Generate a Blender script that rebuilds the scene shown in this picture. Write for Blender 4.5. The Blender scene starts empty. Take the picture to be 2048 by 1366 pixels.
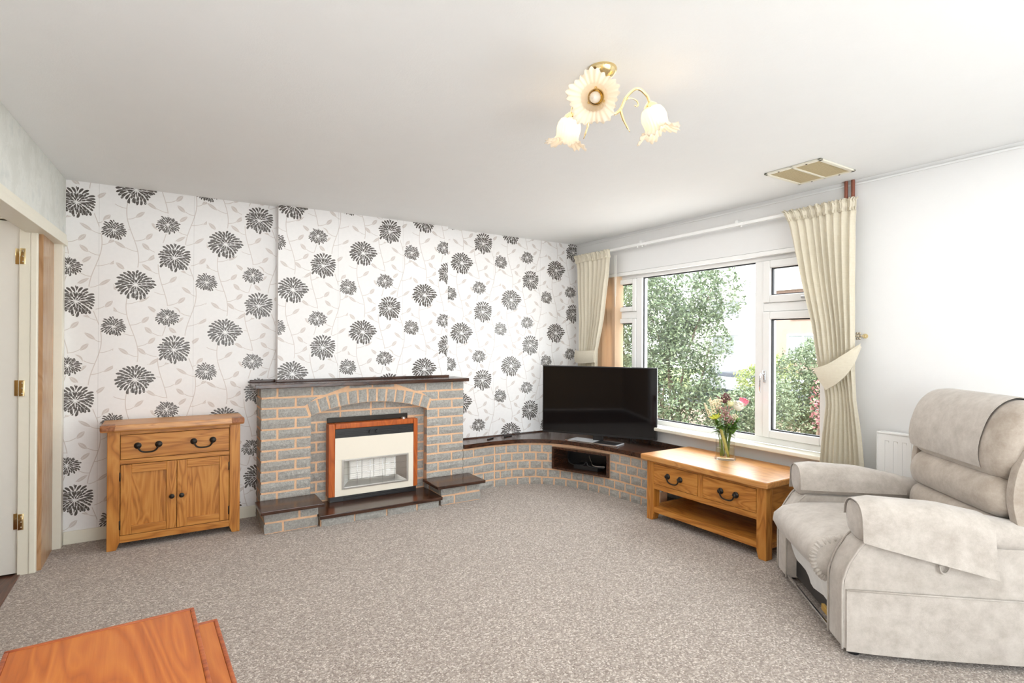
import bpy, bmesh, math, random
from math import sin, cos, pi, radians, atan2, sqrt, hypot
from mathutils import Vector, Matrix, noise
random.seed(7)
SC = bpy.context.scene
COL = SC.collection

# ------------------------------------------------------------------ camera, world, lights, exposure
CAM_H = 1.345; CEIL_FILL_Z = 2.39
yaw, pitch, roll, FPX = .5648, .0025, .0056, 1096.3
fw = Vector((sin(yaw)*cos(pitch), cos(yaw)*cos(pitch), sin(pitch)))
rt = Vector((cos(yaw), -sin(yaw), 0)); up = rt.cross(fw)
r2 = rt*cos(roll) + up*sin(roll); u2 = -rt*sin(roll) + up*cos(roll)
cd = bpy.data.cameras.new('camera'); cam = bpy.data.objects.new('camera', cd); COL.objects.link(cam)
cd.sensor_width = 36; cd.lens = FPX/2048*36; cd.clip_start = .02; cd.clip_end = 300
m = Matrix((r2, u2, -fw)).transposed().to_4x4(); m.translation = (0, 0, CAM_H)
cam.matrix_world = m
SC.camera = cam
SC.view_settings.view_transform = 'Standard'; SC.view_settings.look = 'None'
SC.view_settings.gamma = 1; SC.view_settings.use_curve_mapping = False
SC.view_settings.exposure = -0.52
SC.cycles.transparent_max_bounces = 24

W = bpy.data.worlds.new('world'); SC.world = W; W.use_nodes = True
wn = W.node_tree.nodes; wl = W.node_tree.links
bg = wn['Background']; bg.inputs['Strength'].default_value = 10
tc = wn.new('ShaderNodeTexCoord'); sp = wn.new('ShaderNodeSeparateXYZ'); cr = wn.new('ShaderNodeValToRGB')
wl.new(tc.outputs['Generated'], sp.inputs[0]); wl.new(sp.outputs['Z'], cr.inputs[0]); wl.new(cr.outputs[0], bg.inputs['Color'])
cr.color_ramp.elements[0].position = 0.0; cr.color_ramp.elements[0].color = (.96, .97, 1, 1)
cr.color_ramp.elements[1].position = 1.0; cr.color_ramp.elements[1].color = (.82, .9, 1, 1)

def lamp(name, kind, loc, energy, color=(1, 1, 1), size=None, size_y=None, rot=None, **kw):
    d = bpy.data.lights.new(name, kind); d.energy = energy; d.color = color
    if kind == 'AREA':
        d.shape = 'RECTANGLE'; d.size = size; d.size_y = size_y or size
    if kind == 'POINT' and size: d.shadow_soft_size = size
    if kind == 'SUN' and size: d.angle = size
    o = bpy.data.objects.new(name, d); COL.objects.link(o); o.location = loc
    if rot: o.rotation_euler = rot
    for k, v in kw.items(): setattr(d, k, v)
    return o
# hazy sun from behind the house, lights the street and the garden
lamp('sun', 'SUN', (0, 0, 10), 14, (1, .97, .9), size=radians(4), rot=(radians(38), 0, radians(-75)))
# daylight entering by the patio window in the wall behind the camera
lamp('rear_window_daylight', 'AREA', (1.3, -1.52, 1.25), 24, (1, .985, .96), size=2.9, size_y=2.0, rot=(radians(90), 0, pi))
# daylight entering by the big street window
lamp('street_window_daylight', 'AREA', (3.99, 3.1, 1.3), 50, (.97, .985, 1), size=2.2, size_y=1.35, rot=(0, radians(90), 0))
# photographer's flash: up to the ceiling from behind the camera
lamp('hall_fill', 'POINT', (-1.5, 3.0, 2.1), 14, (1, .97, .92), size=.08)  # unseen fill lamp added to brighten the dark hall and its door
lamp('flash_to_ceiling', 'AREA', (1.3, -.75, .75), 30, (.98, .99, 1), size=3.4, size_y=1.2, rot=(radians(146), 0, 0))
lamp('ceiling_fill', 'AREA', (1.6, 2.3, CEIL_FILL_Z), 66, (.985, .992, 1), size=3.6, size_y=3.9)  # wide unseen fill added under the ceiling to even out the room light

# ------------------------------------------------------------------ helpers
def link(name, me, parent=None):
    o = bpy.data.objects.new(name, me); COL.objects.link(o)
    if parent: o.parent = parent
    return o
def tag(o, label, cat, group=None):
    o['label'] = label; o['category'] = cat
    if group: o['group'] = group
    return o
def thing(name, label, cat, loc=(0, 0, 0), rz=0, group=None):
    o = link(name, None); o.location = loc; o.rotation_euler = (0, 0, rz); o.empty_display_size = .1
    return tag(o, label, cat, group)
def part_label(o, s): o['label'] = s; return o

class MB:
    """collects shapes into one bmesh; origin is subtracted on build (for things placed in world axes)"""
    def __init__(s, origin=(0, 0, 0)): s.bm = bmesh.new(); s.o = Vector(origin)
    def _merge(s, t):
        me = bpy.data.meshes.new('tmp'); t.to_mesh(me); t.free(); s.bm.from_mesh(me); bpy.data.meshes.remove(me); return s
    def box(s, lo, hi, bev=0, seg=2, mat=None):
        t = bmesh.new(); bmesh.ops.create_cube(t, size=1)
        c = [(a+b)/2 for a, b in zip(lo, hi)]; d = [abs(b-a) for a, b in zip(lo, hi)]
        for v in t.verts: v.co = Vector([c[i]+v.co[i]*d[i] for i in range(3)])
        if bev: bmesh.ops.bevel(t, geom=t.edges[:], offset=min(bev, min(d)*.45), segments=seg, profile=.6, affect='EDGES', clamp_overlap=True)
        if mat is not None: t.transform(mat)
        return s._merge(t)
    def poly(s, pts, vec, bev=0):
        """extrude a planar polygon (list of 3-D points) along vec"""
        t = bmesh.new(); vs = [t.verts.new(p) for p in pts]; f = t.faces.new(vs)
        r = bmesh.ops.extrude_face_region(t, geom=[f]); bmesh.ops.translate(t, vec=vec, verts=[e for e in r['geom'] if isinstance(e, bmesh.types.BMVert)])
        bmesh.ops.recalc_face_normals(t, faces=t.faces[:])
        if bev: bmesh.ops.bevel(t, geom=t.edges[:], offset=bev, segments=2, profile=.6, affect='EDGES', clamp_overlap=True)
        return s._merge(t)
    def tube(s, pts, r, n=8, caps=True):
        pts = [Vector(p) for p in pts]; rings = []; rr = r if hasattr(r, '__len__') else [r]*len(pts)
        t = (pts[1]-pts[0]).normalized(); a = t.orthogonal().normalized()
        for i, p in enumerate(pts):
            t2 = (pts[min(i+1, len(pts)-1)]-pts[max(i-1, 0)]).normalized()
            a = (a - t2*a.dot(t2)).normalized(); b = t2.cross(a)
            rings.append([p+(a*cos(2*pi*k/n)+b*sin(2*pi*k/n))*rr[i] for k in range(n)])
        return s.loft(rings, caps)
    def loft(s, rings, caps=True, closed=True, loop=False):
        vs = [[s.bm.verts.new(p) for p in r] for r in rings]; n = len(rings[0])
        rng = range(len(rings)) if loop else range(len(rings)-1)
        for i in rng:
            A, B = vs[i], vs[(i+1) % len(vs)]
            for k in range(n if closed else n-1):
                k2 = (k+1) % n
                try: s.bm.faces.new((A[k], A[k2], B[k2], B[k]))
                except ValueError: pass
        if caps:
            for r in (vs[0][::-1], vs[-1]):
                try: s.bm.faces.new(r)
                except ValueError: pass
        return s
    def lathe(s, prof, c=(0, 0, 0), n=24, axis=None, caps=False):
        """prof: list of (r, h); axis: rotation matrix for the lathe axis (default z)"""
        c = Vector(c); M3 = axis if axis else Matrix.Identity(3)
        rings = [[c + M3 @ Vector((r*cos(2*pi*k/n), r*sin(2*pi*k/n), h)) for k in range(n)] for r, h in prof]
        return s.loft(rings, caps)
    def sphere(s, c, r, u=10, v=7, sc=(1, 1, 1)):
        t = bmesh.new(); bmesh.ops.create_uvsphere(t, u_segments=u, v_segments=v, radius=1)
        for q in t.verts: q.co = Vector((c[0]+q.co.x*r*sc[0], c[1]+q.co.y*r*sc[1], c[2]+q.co.z*r*sc[2]))
        return s._merge(t)
    def face(s, pts):
        s.bm.faces.new([s.bm.verts.new(p) for p in pts]); return s
    def build(s, name, mat, parent=None, smooth=False, uv=None, angle=None):
        bm = s.bm
        bmesh.ops.recalc_face_normals(bm, faces=bm.faces[:]) if uv is None else None
        for v in bm.verts: v.co -= s.o
        if smooth or angle:
            for f in bm.faces: f.smooth = True
        if angle:
            for e in bm.edges:
                if len(e.link_faces) == 2 and e.calc_face_angle(0) > radians(angle): e.smooth = False
        if uv:
            L = bm.loops.layers.uv.new('UVMap')
            for f in bm.faces:
                for l in f.loops: l[L].uv = uv(l.vert.co + s.o, f)
        me = bpy.data.meshes.new(name); bm.to_mesh(me); bm.free()
        me.materials.append(mat)
        return link(name, me, parent)

def catmull(P, n=12):
    P = [Vector(p) for p in P]; out = []
    for i in range(len(P)-1):
        p0 = P[i-1] if i else P[0]*2-P[1]; p1, p2 = P[i], P[i+1]; p3 = P[i+2] if i+2 < len(P) else P[-1]*2-P[-2]
        for k in range(n):
            t = k/n
            out.append(.5*((2*p1)+(p2-p0)*t+(2*p0-5*p1+4*p2-p3)*t*t+(3*p1-p0-3*p2+p3)*t**3))
    return out+[P[-1]]
def lerp(a, b, t): return a+(b-a)*t
def pw(x, pts):
    """piecewise linear through sorted (x, y) points"""
    if x <= pts[0][0]: return pts[0][1]
    for (a, b), (c, d) in zip(pts, pts[1:]):
        if x <= c: return lerp(b, d, (x-a)/(c-a))
    return pts[-1][1]
def sstep(t): t = max(0, min(1, t)); return t*t*(3-2*t)

# ------------------------------------------------------------------ materials
class NT:
    def __init__(s, name):
        s.m = bpy.data.materials.new(name); s.m.use_nodes = True; s.t = s.m.node_tree; s.n = s.t.nodes; s.b = s.n['Principled BSDF']
    def node(s, k, **kw):
        q = s.n.new('ShaderNode'+k)
        for a, b in kw.items(): setattr(q, a, b)
        return q
    def put(s, sock, v):
        if isinstance(v, bpy.types.NodeSocket): s.t.links.new(v, sock)
        elif v is not None: sock.default_value = v
    def math(s, op, a, b=None, c=None):
        q = s.node('Math', operation=op)
        for i, v in enumerate((a, b, c)): s.put(q.inputs[i], v) if v is not None else None
        return q.outputs[0]
    def mixf(s, f, a, b): # scalar mix
        return s.math('ADD', s.math('MULTIPLY', a, s.math('SUBTRACT', 1, f)), s.math('MULTIPLY', b, f))
    def mix(s, f, a, b, mode='MIX'):
        q = s.node('Mix', data_type='RGBA', blend_type=mode)
        s.put(q.inputs[0], f); s.put(q.inputs[6], a); s.put(q.inputs[7], b); return q.outputs[2]
    def ramp(s, f, stops):
        q = s.node('ValToRGB'); e = q.color_ramp.elements
        while len(e) < len(stops): e.new(.5)
        for i, (p, c) in enumerate(stops): e[i].position = p; e[i].color = (*c, 1) if len(c) == 3 else c
        s.put(q.inputs[0], f); return q.outputs[0]
    def coords(s, kind='Object', scale=(1, 1, 1), rot=(0, 0, 0), loc=(0, 0, 0)):
        c = s.node('TexCoord'); mp = s.node('Mapping'); s.t.links.new(c.outputs[kind], mp.inputs[0])
        mp.inputs['Scale'].default_value = scale; mp.inputs['Rotation'].default_value = rot; mp.inputs['Location'].default_value = loc
        return mp.outputs[0]
    def noise(s, vec, scale, detail=3, rough=.5, dist=0):
        q = s.node('TexNoise'); s.put(q.inputs['Vector'], vec); q.inputs['Scale'].default_value = scale
        q.inputs['Detail'].default_value = detail; q.inputs['Roughness'].default_value = rough; q.inputs['Distortion'].default_value = dist
        return q.outputs[0]
    def bump(s, h, strength=.3, dist=.01):
        q = s.node('Bump'); s.put(q.inputs['Height'], h); q.inputs['Strength'].default_value = strength; q.inputs['Distance'].default_value = dist
        s.t.links.new(q.outputs[0], s.b.inputs['Normal']); return q
    def set(s, base=None, rough=None, metal=None, spec=None, **kw):
        if base is not None: s.put(s.b.inputs['Base Color'], (*base, 1) if isinstance(base, tuple) and len(base) == 3 else base)
        if rough is not None: s.put(s.b.inputs['Roughness'], rough)
        if metal is not None: s.put(s.b.inputs['Metallic'], metal)
        if spec is not None: s.put(s.b.inputs['Specular IOR Level'], spec)
        for k, v in kw.items(): s.put(s.b.inputs[k.replace('_', ' ')], v)
        return s

def srgb(r, g, b):
    f = lambda c: (c/255/12.92) if c/255 <= .04045 else ((c/255+.055)/1.055)**2.4
    return (f(r), f(g), f(b))
def plain(name, col, rough=.5, metal=0, spec=.5, var=.06, scale=30, bump=0, bscale=60, **kw):
    t = NT(name); v = t.coords()
    n = t.noise(v, scale, 3)
    c = t.mix(n, (*[x*(1-var) for x in col], 1), (*[min(1, x*(1+var)) for x in col], 1))
    t.set(c, rough, metal, spec, **kw)
    if bump: t.bump(t.noise(v, bscale, 3), bump, .004)
    return t.m
def wood(name, dark, mid, light, axis='x', rough=.38, ring=1.0, spec=.4, coat=0):
    t = NT(name)
    sc = {'x': (1.2, 9, 9), 'y': (9, 1.2, 9), 'z': (9, 9, 1.2)}[axis]
    fs = {'x': (6, 160, 160), 'y': (160, 6, 160), 'z': (160, 160, 6)}[axis]
    oi = t.node('ObjectInfo'); off = t.math('MULTIPLY', oi.outputs['Random'], 13.7)
    va = t.node('VectorMath', operation='ADD'); t.put(va.inputs[0], t.coords(scale=sc)); t.put(va.inputs[1], off)
    big = t.noise(va.outputs[0], 1.0*ring, 2, .55, 1.2)
    bands = t.math('FRACT', t.math('MULTIPLY', big, 7))
    bands = t.math('ABSOLUTE', t.math('SUBTRACT', t.math('MULTIPLY', bands, 2), 1))
    fine = t.noise(t.coords(scale=fs), 1, 2)
    f = t.math('ADD', t.math('MULTIPLY', bands, .55), t.math('MULTIPLY', fine, .5))
    c = t.ramp(f, [(.08, dark), (.45, mid), (.9, light)])
    t.set(c, rough, 0, spec)
    if coat: t.set(Coat_Weight=coat, Coat_Roughness=.12)
    t.bump(fine, .08, .002)
    return t.m
def oakset(name, d, m_, l, **kw): return {a: wood(name+'_'+a, d, m_, l, a, **kw) for a in 'xyz'}

OAK = oakset('golden_oak', srgb(134, 80, 26), srgb(178, 114, 46), srgb(198, 138, 66))
OAKD = wood('oak_end_grain', srgb(104, 58, 28), srgb(146, 90, 50), srgb(164, 106, 62), 'y')
OAKTOP = oakset('satin_oak_top', srgb(146, 90, 34), srgb(188, 126, 58), srgb(206, 148, 80), rough=.36, spec=1.0)
TEAK = oakset('orange_teak', srgb(160, 80, 24), srgb(184, 98, 32), srgb(200, 118, 46), rough=.34, ring=.55)
TEAKD = oakset('teak_edge', srgb(120, 52, 20), srgb(158, 76, 32), srgb(180, 96, 42), rough=.35)
MAHOG = oakset('heater_veneer', srgb(140, 62, 18), srgb(172, 84, 28), srgb(188, 98, 36), rough=.35)
DARKW = oakset('dark_varnished_wood', srgb(30, 17, 10), srgb(58, 34, 22), srgb(80, 50, 34), rough=.26, coat=.3)
HALLW = wood('hall_floor_wood', srgb(52, 30, 20), srgb(84, 52, 36), srgb(104, 66, 46), 'y', rough=.3)
PANELW = wood('wood_effect_panel', srgb(150, 110, 74), srgb(172, 132, 94), srgb(186, 148, 110), 'z', rough=.25)
WHITE = plain('white_gloss_paint', srgb(236, 234, 226), .3, var=.02)
CREAMP = plain('cream_gloss_paint', srgb(232, 228, 212), .35, var=.03)
UPVC = plain('white_upvc', srgb(240, 240, 238), .25, var=.01)
GASKET = plain('black_gasket', (.02, .02, .024), .5)
BLACKP = plain('black_plastic', (.012, .012, .013), .35)
BLACKM = plain('blackened_iron', (.03, .026, .022), .38, .7)
BRASS = plain('polished_brass', (.80, .64, .34), .16, 1, var=.05)
CHROME = plain('chrome', (.75, .76, .78), .08, 1, var=.02)
SILVER = plain('brushed_aluminium', (.62, .61, .58), .28, 1, var=.05)
ABRASS = plain('tarnished_pale_brass', (.50, .44, .34), .35, .9, var=.2)
COPPER = plain('painted_copper_pipe', srgb(140, 84, 66), .4, .3)
CREAMM = plain('cream_enamel', srgb(232, 224, 208), .4, var=.01)
CERAM = plain('white_ceramic', srgb(238, 236, 230), .6, var=.02)

def mat_plaster(name, col, bscale=9, bstr=.25, strips=None):
    t = NT(name); v = t.coords()
    n1 = t.noise(v, bscale, 5, .6); n2 = t.noise(v, 160, 2)
    t.set(t.mix(n1, (*[c*.97 for c in col], 1), (*col, 1)), .85, 0, .2)
    h = t.math('ADD', t.math('MULTIPLY', n1, .6), t.math('MULTIPLY', n2, .12))
    if strips:   # joints of the lining paper
        s = t.node('SeparateXYZ'); t.put(s.inputs[0], v)
        w = t.noise(v, 3, 2)
        for ax, period, wob in strips:
            q = t.math('ADD', s.outputs[ax], t.math('MULTIPLY', w, wob))
            d = t.math('ABSOLUTE', t.math('SUBTRACT', t.math('FRACT', t.math('DIVIDE', q, period)), .5))
            line = t.math('LESS_THAN', d, .006)
            patch = t.math('GREATER_THAN', t.noise(v, 1.1, 1), .53)
            h = t.math('ADD', h, t.math('MULTIPLY', t.math('MULTIPLY', line, patch), 1.3))
    t.bump(h, bstr, .012)
    return t.m
CEIL = mat_plaster('ceiling_lining_paper', srgb(236, 237, 236), 7, .3, [(0, .53, .05)])
WALLW = mat_plaster('white_wall_paint', srgb(232, 232, 231), 14, .12)
HALLWALL = mat_plaster('hall_wall_paint', srgb(200, 170, 128), 14, .1)

def mat_carpet():
    t = NT('taupe_loop_carpet'); v = t.coords()
    vo = t.node('TexVoronoi'); t.put(vo.inputs['Vector'], v); vo.inputs['Scale'].default_value = 150
    sp_ = t.node('SeparateColor'); t.put(sp_.inputs[0], vo.outputs['Color'])
    c = t.ramp(sp_.outputs[0], [(0, srgb(132, 119, 109)), (.5, srgb(165, 153, 142)), (.8, srgb(184, 172, 161)), (.96, srgb(216, 206, 196))])
    big = t.noise(v, 1.6, 4, .6)
    c = t.mix(t.math('MULTIPLY', big, .3), c, (*srgb(118, 106, 98), 1), 'MIX')
    t.set(c, .95, 0, .1, Sheen_Weight=.25)
    t.bump(t.math('SUBTRACT', 1, vo.outputs['Distance']), .6, .006)
    return t.m
CARPET = mat_carpet()

def mat_wallpaper():
    """cream paper with charcoal chrysanthemums (two large, two small per half-drop tile) and trailing beige leaves"""
    t = NT('flower_wallpaper'); M = t.math
    uvn = t.node('UVMap'); s = t.node('SeparateXYZ'); t.put(s.inputs[0], uvn.outputs[0])
    PU, PV, DROP = .5555, .66, .3375
    U0 = -.125
    uu = M('SUBTRACT', s.outputs[0], U0)
    i = M('FLOOR', M('DIVIDE', uu, PU))
    u = M('ADD', M('SUBTRACT', uu, M('MULTIPLY', i, PU)), U0)
    v = M('SUBTRACT', s.outputs[1], M('MULTIPLY', i, DROP))
    def wrapv(a): # to [-PV/2, PV/2)
        q = M('ADD', a, PV/2); q = M('SUBTRACT', q, M('MULTIPLY', M('FLOOR', M('DIVIDE', q, PV)), PV)); return M('SUBTRACT', q, PV/2)
    best = bx = by = sd = None
    for k, (cu, cv, R) in enumerate(((0, 0, .1), (.228, .207, .098), (.43, .04, .065), (.43-PU, .04-DROP, .065), (.186, .437, .065))):
        x = M('DIVIDE', M('SUBTRACT', u, cu), R*1.02); y = M('DIVIDE', wrapv(M('SUBTRACT', v, cv)), R*.92)
        d = M('SQRT', M('ADD', M('MULTIPLY', x, x), M('MULTIPLY', y, y)))
        if best is None: best, bx, by, sd = d, x, y, M('ADD', 0, float(k))
        else:
            c = M('LESS_THAN', d, best); best = M('MINIMUM', d, best)
            bx = t.mixf(c, bx, x); by = t.mixf(c, by, y); sd = t.mixf(c, sd, float(k))
    # one flower: petals springing from an eye a little below the centre, ring by ring
    ey = M('ADD', by, .12)
    r = M('SQRT', M('ADD', M('MULTIPLY', bx, bx), M('MULTIPLY', ey, ey)))
    an = M('ARCTAN2', ey, bx)
    side = M('SIGN', bx)
    an = M('ADD', an, M('ADD', M('MULTIPLY', sd, .9), M('MULTIPLY', M('MULTIPLY', side, .22), M('POWER', r, 1.5))))
    val = None
    for k, (n, r0, r1, am) in enumerate(((27, .56, 1.12, .92), (23, .34, .94, .98), (17, .16, .70, .95), (10, .04, .46, .85))):
        a = M('ADD', M('MULTIPLY', an, n/(2*pi)), .37*k)
        idx = M('FLOOR', a)
        wnz = t.node('TexWhiteNoise', noise_dimensions='1D')
        t.put(wnz.inputs['W'], M('ADD', M('MULTIPLY', sd, 31.7), M('ADD', M('MULTIPLY', idx, 1.37), k*9.1)))
        rn = wnz.outputs[0]
        f = M('ABSOLUTE', M('ADD', M('SUBTRACT', M('FRACT', a), .5), M('MULTIPLY', M('SUBTRACT', rn, .5), .22)))
        L = M('MULTIPLY', r1-r0, M('ADD', .58, M('MULTIPLY', rn, .46)))
        tt = M('DIVIDE', M('SUBTRACT', r, M('ADD', r0, M('MULTIPLY', rn, .07))), L)
        tc_ = M('MAXIMUM', 0, M('MINIMUM', tt, 1))
        w = M('MULTIPLY', M('MULTIPLY', tc_, M('SQRT', M('SUBTRACT', 1, tc_))), am)
        mask = M('LESS_THAN', f, w)
        outl = M('MULTIPLY', M('LESS_THAN', f, M('ADD', w, .055)), M('MULTIPLY', M('GREATER_THAN', tt, .02), M('LESS_THAN', tt, 1.08)))
        if val is None: val = mask
        else: val = M('MAXIMUM', M('MULTIPLY', val, M('SUBTRACT', 1, outl)), mask)
    val = M('MULTIPLY', val, M('LESS_THAN', best, 1.26))
    # trailing stems and leaves
    leaf = None
    for q, (c0, amp, ph) in enumerate(((-.02, .035, 0), (.16, .03, 3.4), (.33, .035, 2.1))):
        vv = M('MULTIPLY', v, 2*pi/PV)
        su = M('ADD', c0+.0, M('MULTIPLY', M('SINE', M('ADD', vv, ph)), amp))
        du = M('SUBTRACT', u, su)
        stem = M('MULTIPLY', M('LESS_THAN', M('ABSOLUTE', du), .0026), .75)
        P = PV/9
        k = M('FLOOR', M('DIVIDE', v, P)); par = M('SUBTRACT', M('MULTIPLY', M('FLOORED_MODULO', k, 2), 2), 1)
        lv = M('SUBTRACT', M('SUBTRACT', v, M('MULTIPLY', k, P)), P*.55)
        wnz = t.node('TexWhiteNoise', noise_dimensions='1D'); t.put(wnz.inputs['W'], M('ADD', M('MULTIPLY', M('FLOORED_MODULO', k, 9), 3.3), q*7))
        reach = M('ADD', .05, M('MULTIPLY', wnz.outputs[0], .05))
        lu = M('SUBTRACT', M('MULTIPLY', du, par), reach)
        ca, sa = cos(.7), sin(.7)
        px = M('ADD', M('MULTIPLY', lu, ca), M('MULTIPLY', lv, sa)); py = M('SUBTRACT', M('MULTIPLY', lv, ca), M('MULTIPLY', lu, sa))
        hl = .037; e = M('DIVIDE', px, hl)
        wd = M('MULTIPLY', M('SUBTRACT', 1, M('MULTIPLY', e, e)), .0125)
        ins = M('LESS_THAN', M('ABSOLUTE', py), wd)
        body = M('MULTIPLY', ins, M('SUBTRACT', .75, M('MULTIPLY', M('LESS_THAN', M('ABSOLUTE', py), .001), .5)))
        # side twig reaching to the leaf, bowed
        su2 = M('DIVIDE', M('MULTIPLY', du, par), reach)
        bow = M('SUBTRACT', M('MULTIPLY', M('MULTIPLY', su2, su2), .044), .0385)
        tw = M('MULTIPLY', M('MULTIPLY', M('LESS_THAN', M('ABSOLUTE', M('SUBTRACT', lv, bow)), .0022), .75), M('MULTIPLY', M('GREATER_THAN', su2, 0), M('LESS_THAN', su2, .7)))
        one = M('MAXIMUM', body, M('MAXIMUM', stem, tw))
        leaf = one if leaf is None else M('MAXIMUM', leaf, one)
    leaf = M('MULTIPLY', leaf, M('GREATER_THAN', best, 1.22))
    paper = t.mix(t.noise(uvn.outputs[0], 40, 3), (*srgb(229, 228, 227), 1), (*srgb(236, 235, 234), 1))
    sm = M('FLOORED_MODULO', M('SUBTRACT', s.outputs[0], .347), PU)
    seam = M('MULTIPLY', M('LESS_THAN', sm, .0032), .22)
    c = t.mix(M('MULTIPLY', leaf, .95), paper, (*srgb(192, 181, 174), 1))
    c = t.mix(seam, c, (*srgb(110, 104, 100), 1))
    ink = t.mix(t.noise(uvn.outputs[0], 25, 2), (*srgb(50, 44, 39), 1), (*srgb(84, 76, 68), 1))
    c = t.mix(val, c, ink)
    t.set(c, t.mixf(val, .62, .36), 0, t.mixf(val, .3, .7))
    return t.m
WALLPAPER = mat_wallpaper()

def mat_frieze():
    t = NT('embossed_pale_wallpaper'); v = t.coords(scale=(1, 3.4, 3))
    vo = t.node('TexVoronoi'); t.put(vo.inputs['Vector'], v); vo.inputs['Scale'].default_value = 2.2
    n = t.noise(t.coords(), 14, 4, .6, 2)
    f = t.math('ADD', t.math('MULTIPLY', vo.outputs['Distance'], .5), t.math('MULTIPLY', n, .6))
    t.set(t.ramp(f, [(.3, srgb(208, 212, 208)), (.5, srgb(222, 224, 219)), (.7, srgb(212, 214, 208))]), .7, 0, .3)
    t.bump(f, .2, .006); return t.m
FRIEZE = mat_frieze()

def mat_brick():
    t = NT('grey_rough_brick'); v = t.coords(kind='Generated')
    oi = t.node('ObjectInfo'); va = t.node('VectorMath', operation='ADD'); t.put(va.inputs[0], t.coords()); t.put(va.inputs[1], t.math('MULTIPLY', oi.outputs['Random'], 40))
    n = t.noise(va.outputs[0], 55, 5, .7); n2 = t.noise(va.outputs[0], 260, 3, .6)
    c = t.ramp(t.math('ADD', t.math('MULTIPLY', n, .6), t.math('MULTIPLY', n2, .4)), [(.28, srgb(128, 126, 121)), (.5, srgb(172, 170, 164)), (.68, srgb(204, 202, 196))])
    c = t.mix(t.math('MULTIPLY', oi.outputs['Random'], .3), c, (*srgb(156, 148, 140), 1))
    t.set(c, .9, 0, .2); t.bump(t.math('ADD', n, t.math('MULTIPLY', n2, .5)), .7, .012); return t.m
BRICK = mat_brick()
MORTAR = plain('peach_mortar', srgb(226, 186, 150), .95, spec=.15, var=.16, scale=40, bump=.5, bscale=140)

def mat_fabric(name, c1, c2, fine=420, big=9, bump=.25, sheen=.4):
    t = NT(name); v = t.coords()
    n = t.noise(v, big, 5, .75); f = t.noise(v, fine, 2)
    c = t.ramp(n, [(.32, c1), (.68, c2)]); c = t.mix(t.math('MULTIPLY', f, .18), c, (*[x*.6 for x in c1], 1))
    t.set(c, .95, 0, .1, Sheen_Weight=sheen, Sheen_Roughness=.5)
    t.bump(t.math('ADD', t.math('MULTIPLY', n, .5), f), bump, .004); return t.m
CHENILLE = mat_fabric('beige_chenille', srgb(170, 161, 151), srgb(198, 190, 181), big=13)
CHENILLE2 = mat_fabric('beige_chenille_worn', srgb(158, 145, 131), srgb(188, 177, 165), big=11)
LINER = mat_fabric('pale_liner_cloth', srgb(222, 222, 220), srgb(240, 240, 238), big=14)

def mat_curtain():
    t = NT('cream_ribbed_curtain'); v = t.coords()
    s = t.node('SeparateXYZ'); t.put(s.inputs[0], v)
    wz = t.math('SINE', t.math('MULTIPLY', s.outputs[2], 900)); n = t.noise(v, 60, 3)
    c = t.mix(n, (*srgb(224, 216, 196), 1), (*srgb(236, 230, 213), 1))
    t.set(c, .9, 0, .15, Sheen_Weight=.2)
    t.bump(t.math('ADD', t.math('MULTIPLY', wz, .35), n), .3, .003)
    tr = t.node('BsdfTranslucent'); tr.inputs[0].default_value = (*srgb(236, 226, 200), 1)
    mx = t.node('MixShader'); mx.inputs[0].default_value = .22
    out = t.n['Material Output']; t.t.links.new(t.b.outputs[0], mx.inputs[1]); t.t.links.new(tr.outputs[0], mx.inputs[2]); t.t.links.new(mx.outputs[0], out.inputs[0])
    return t.m
CURTAIN = mat_curtain()
def translucent(name, col, f=.5, rough=.6):
    t = NT(name); n = t.noise(t.coords(), 30, 2)
    t.set(t.mix(n, (*[c*.96 for c in col], 1), (*col, 1)), rough)
    tr = t.node('BsdfTranslucent'); tr.inputs[0].default_value = (*col, 1)
    mx = t.node('MixShader'); mx.inputs[0].default_value = f
    out = t.n['Material Output']; t.t.links.new(t.b.outputs[0], mx.inputs[1]); t.t.links.new(tr.outputs[0], mx.inputs[2]); t.t.links.new(mx.outputs[0], out.inputs[0])
    return t.m
BLIND = translucent('peach_blind_slat', srgb(240, 212, 178), .3)
SHADE = translucent('frosted_glass_shade', srgb(250, 240, 224), .55, .25)
def glass(name, tint=(1, 1, 1), fres=1.45, gain=1.0):
    t = NT(name); t.n.remove(t.b)
    tr = t.node('BsdfTransparent'); tr.inputs[0].default_value = (*tint, 1)
    gl = t.node('BsdfGlossy'); gl.inputs['Roughness'].default_value = .02
    lw = t.node('LayerWeight'); lw.inputs[0].default_value = .5
    nz = t.noise(t.coords(), 3, 1)
    f = t.math('MULTIPLY', t.math('ADD', .03, t.math('MULTIPLY', t.math('POWER', lw.outputs['Facing'], 3), fres-1)), t.math('ADD', gain-.02, t.math('MULTIPLY', nz, .04)))
    mx = t.node('MixShader'); t.put(mx.inputs[0], f); t.t.links.new(tr.outputs[0], mx.inputs[1]); t.t.links.new(gl.outputs[0], mx.inputs[2])
    t.t.links.new(mx.outputs[0], t.n['Material Output'].inputs[0]); return t.m
PANE = glass('window_glass', (.97, .985, .98), 1.3)
VASEG = glass('vase_glass', (.955, .97, .965), 1.75, 1.2)
WATER = glass('vase_water', (.95, .925, .80), 1.2)
SCREEN = plain('tv_screen_glass', (.004, .004, .005), .05)
def emit(name, col, strength):
    t = NT(name); t.set(col, .4, Emission_Color=(*col, 1), Emission_Strength=strength); return t.m
BULB_ON = emit('lit_bulb', (1, .84, .58), 26)
BULB_OFF = translucent('unlit_pearl_bulb', srgb(246, 242, 236), .4, .2)
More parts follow.
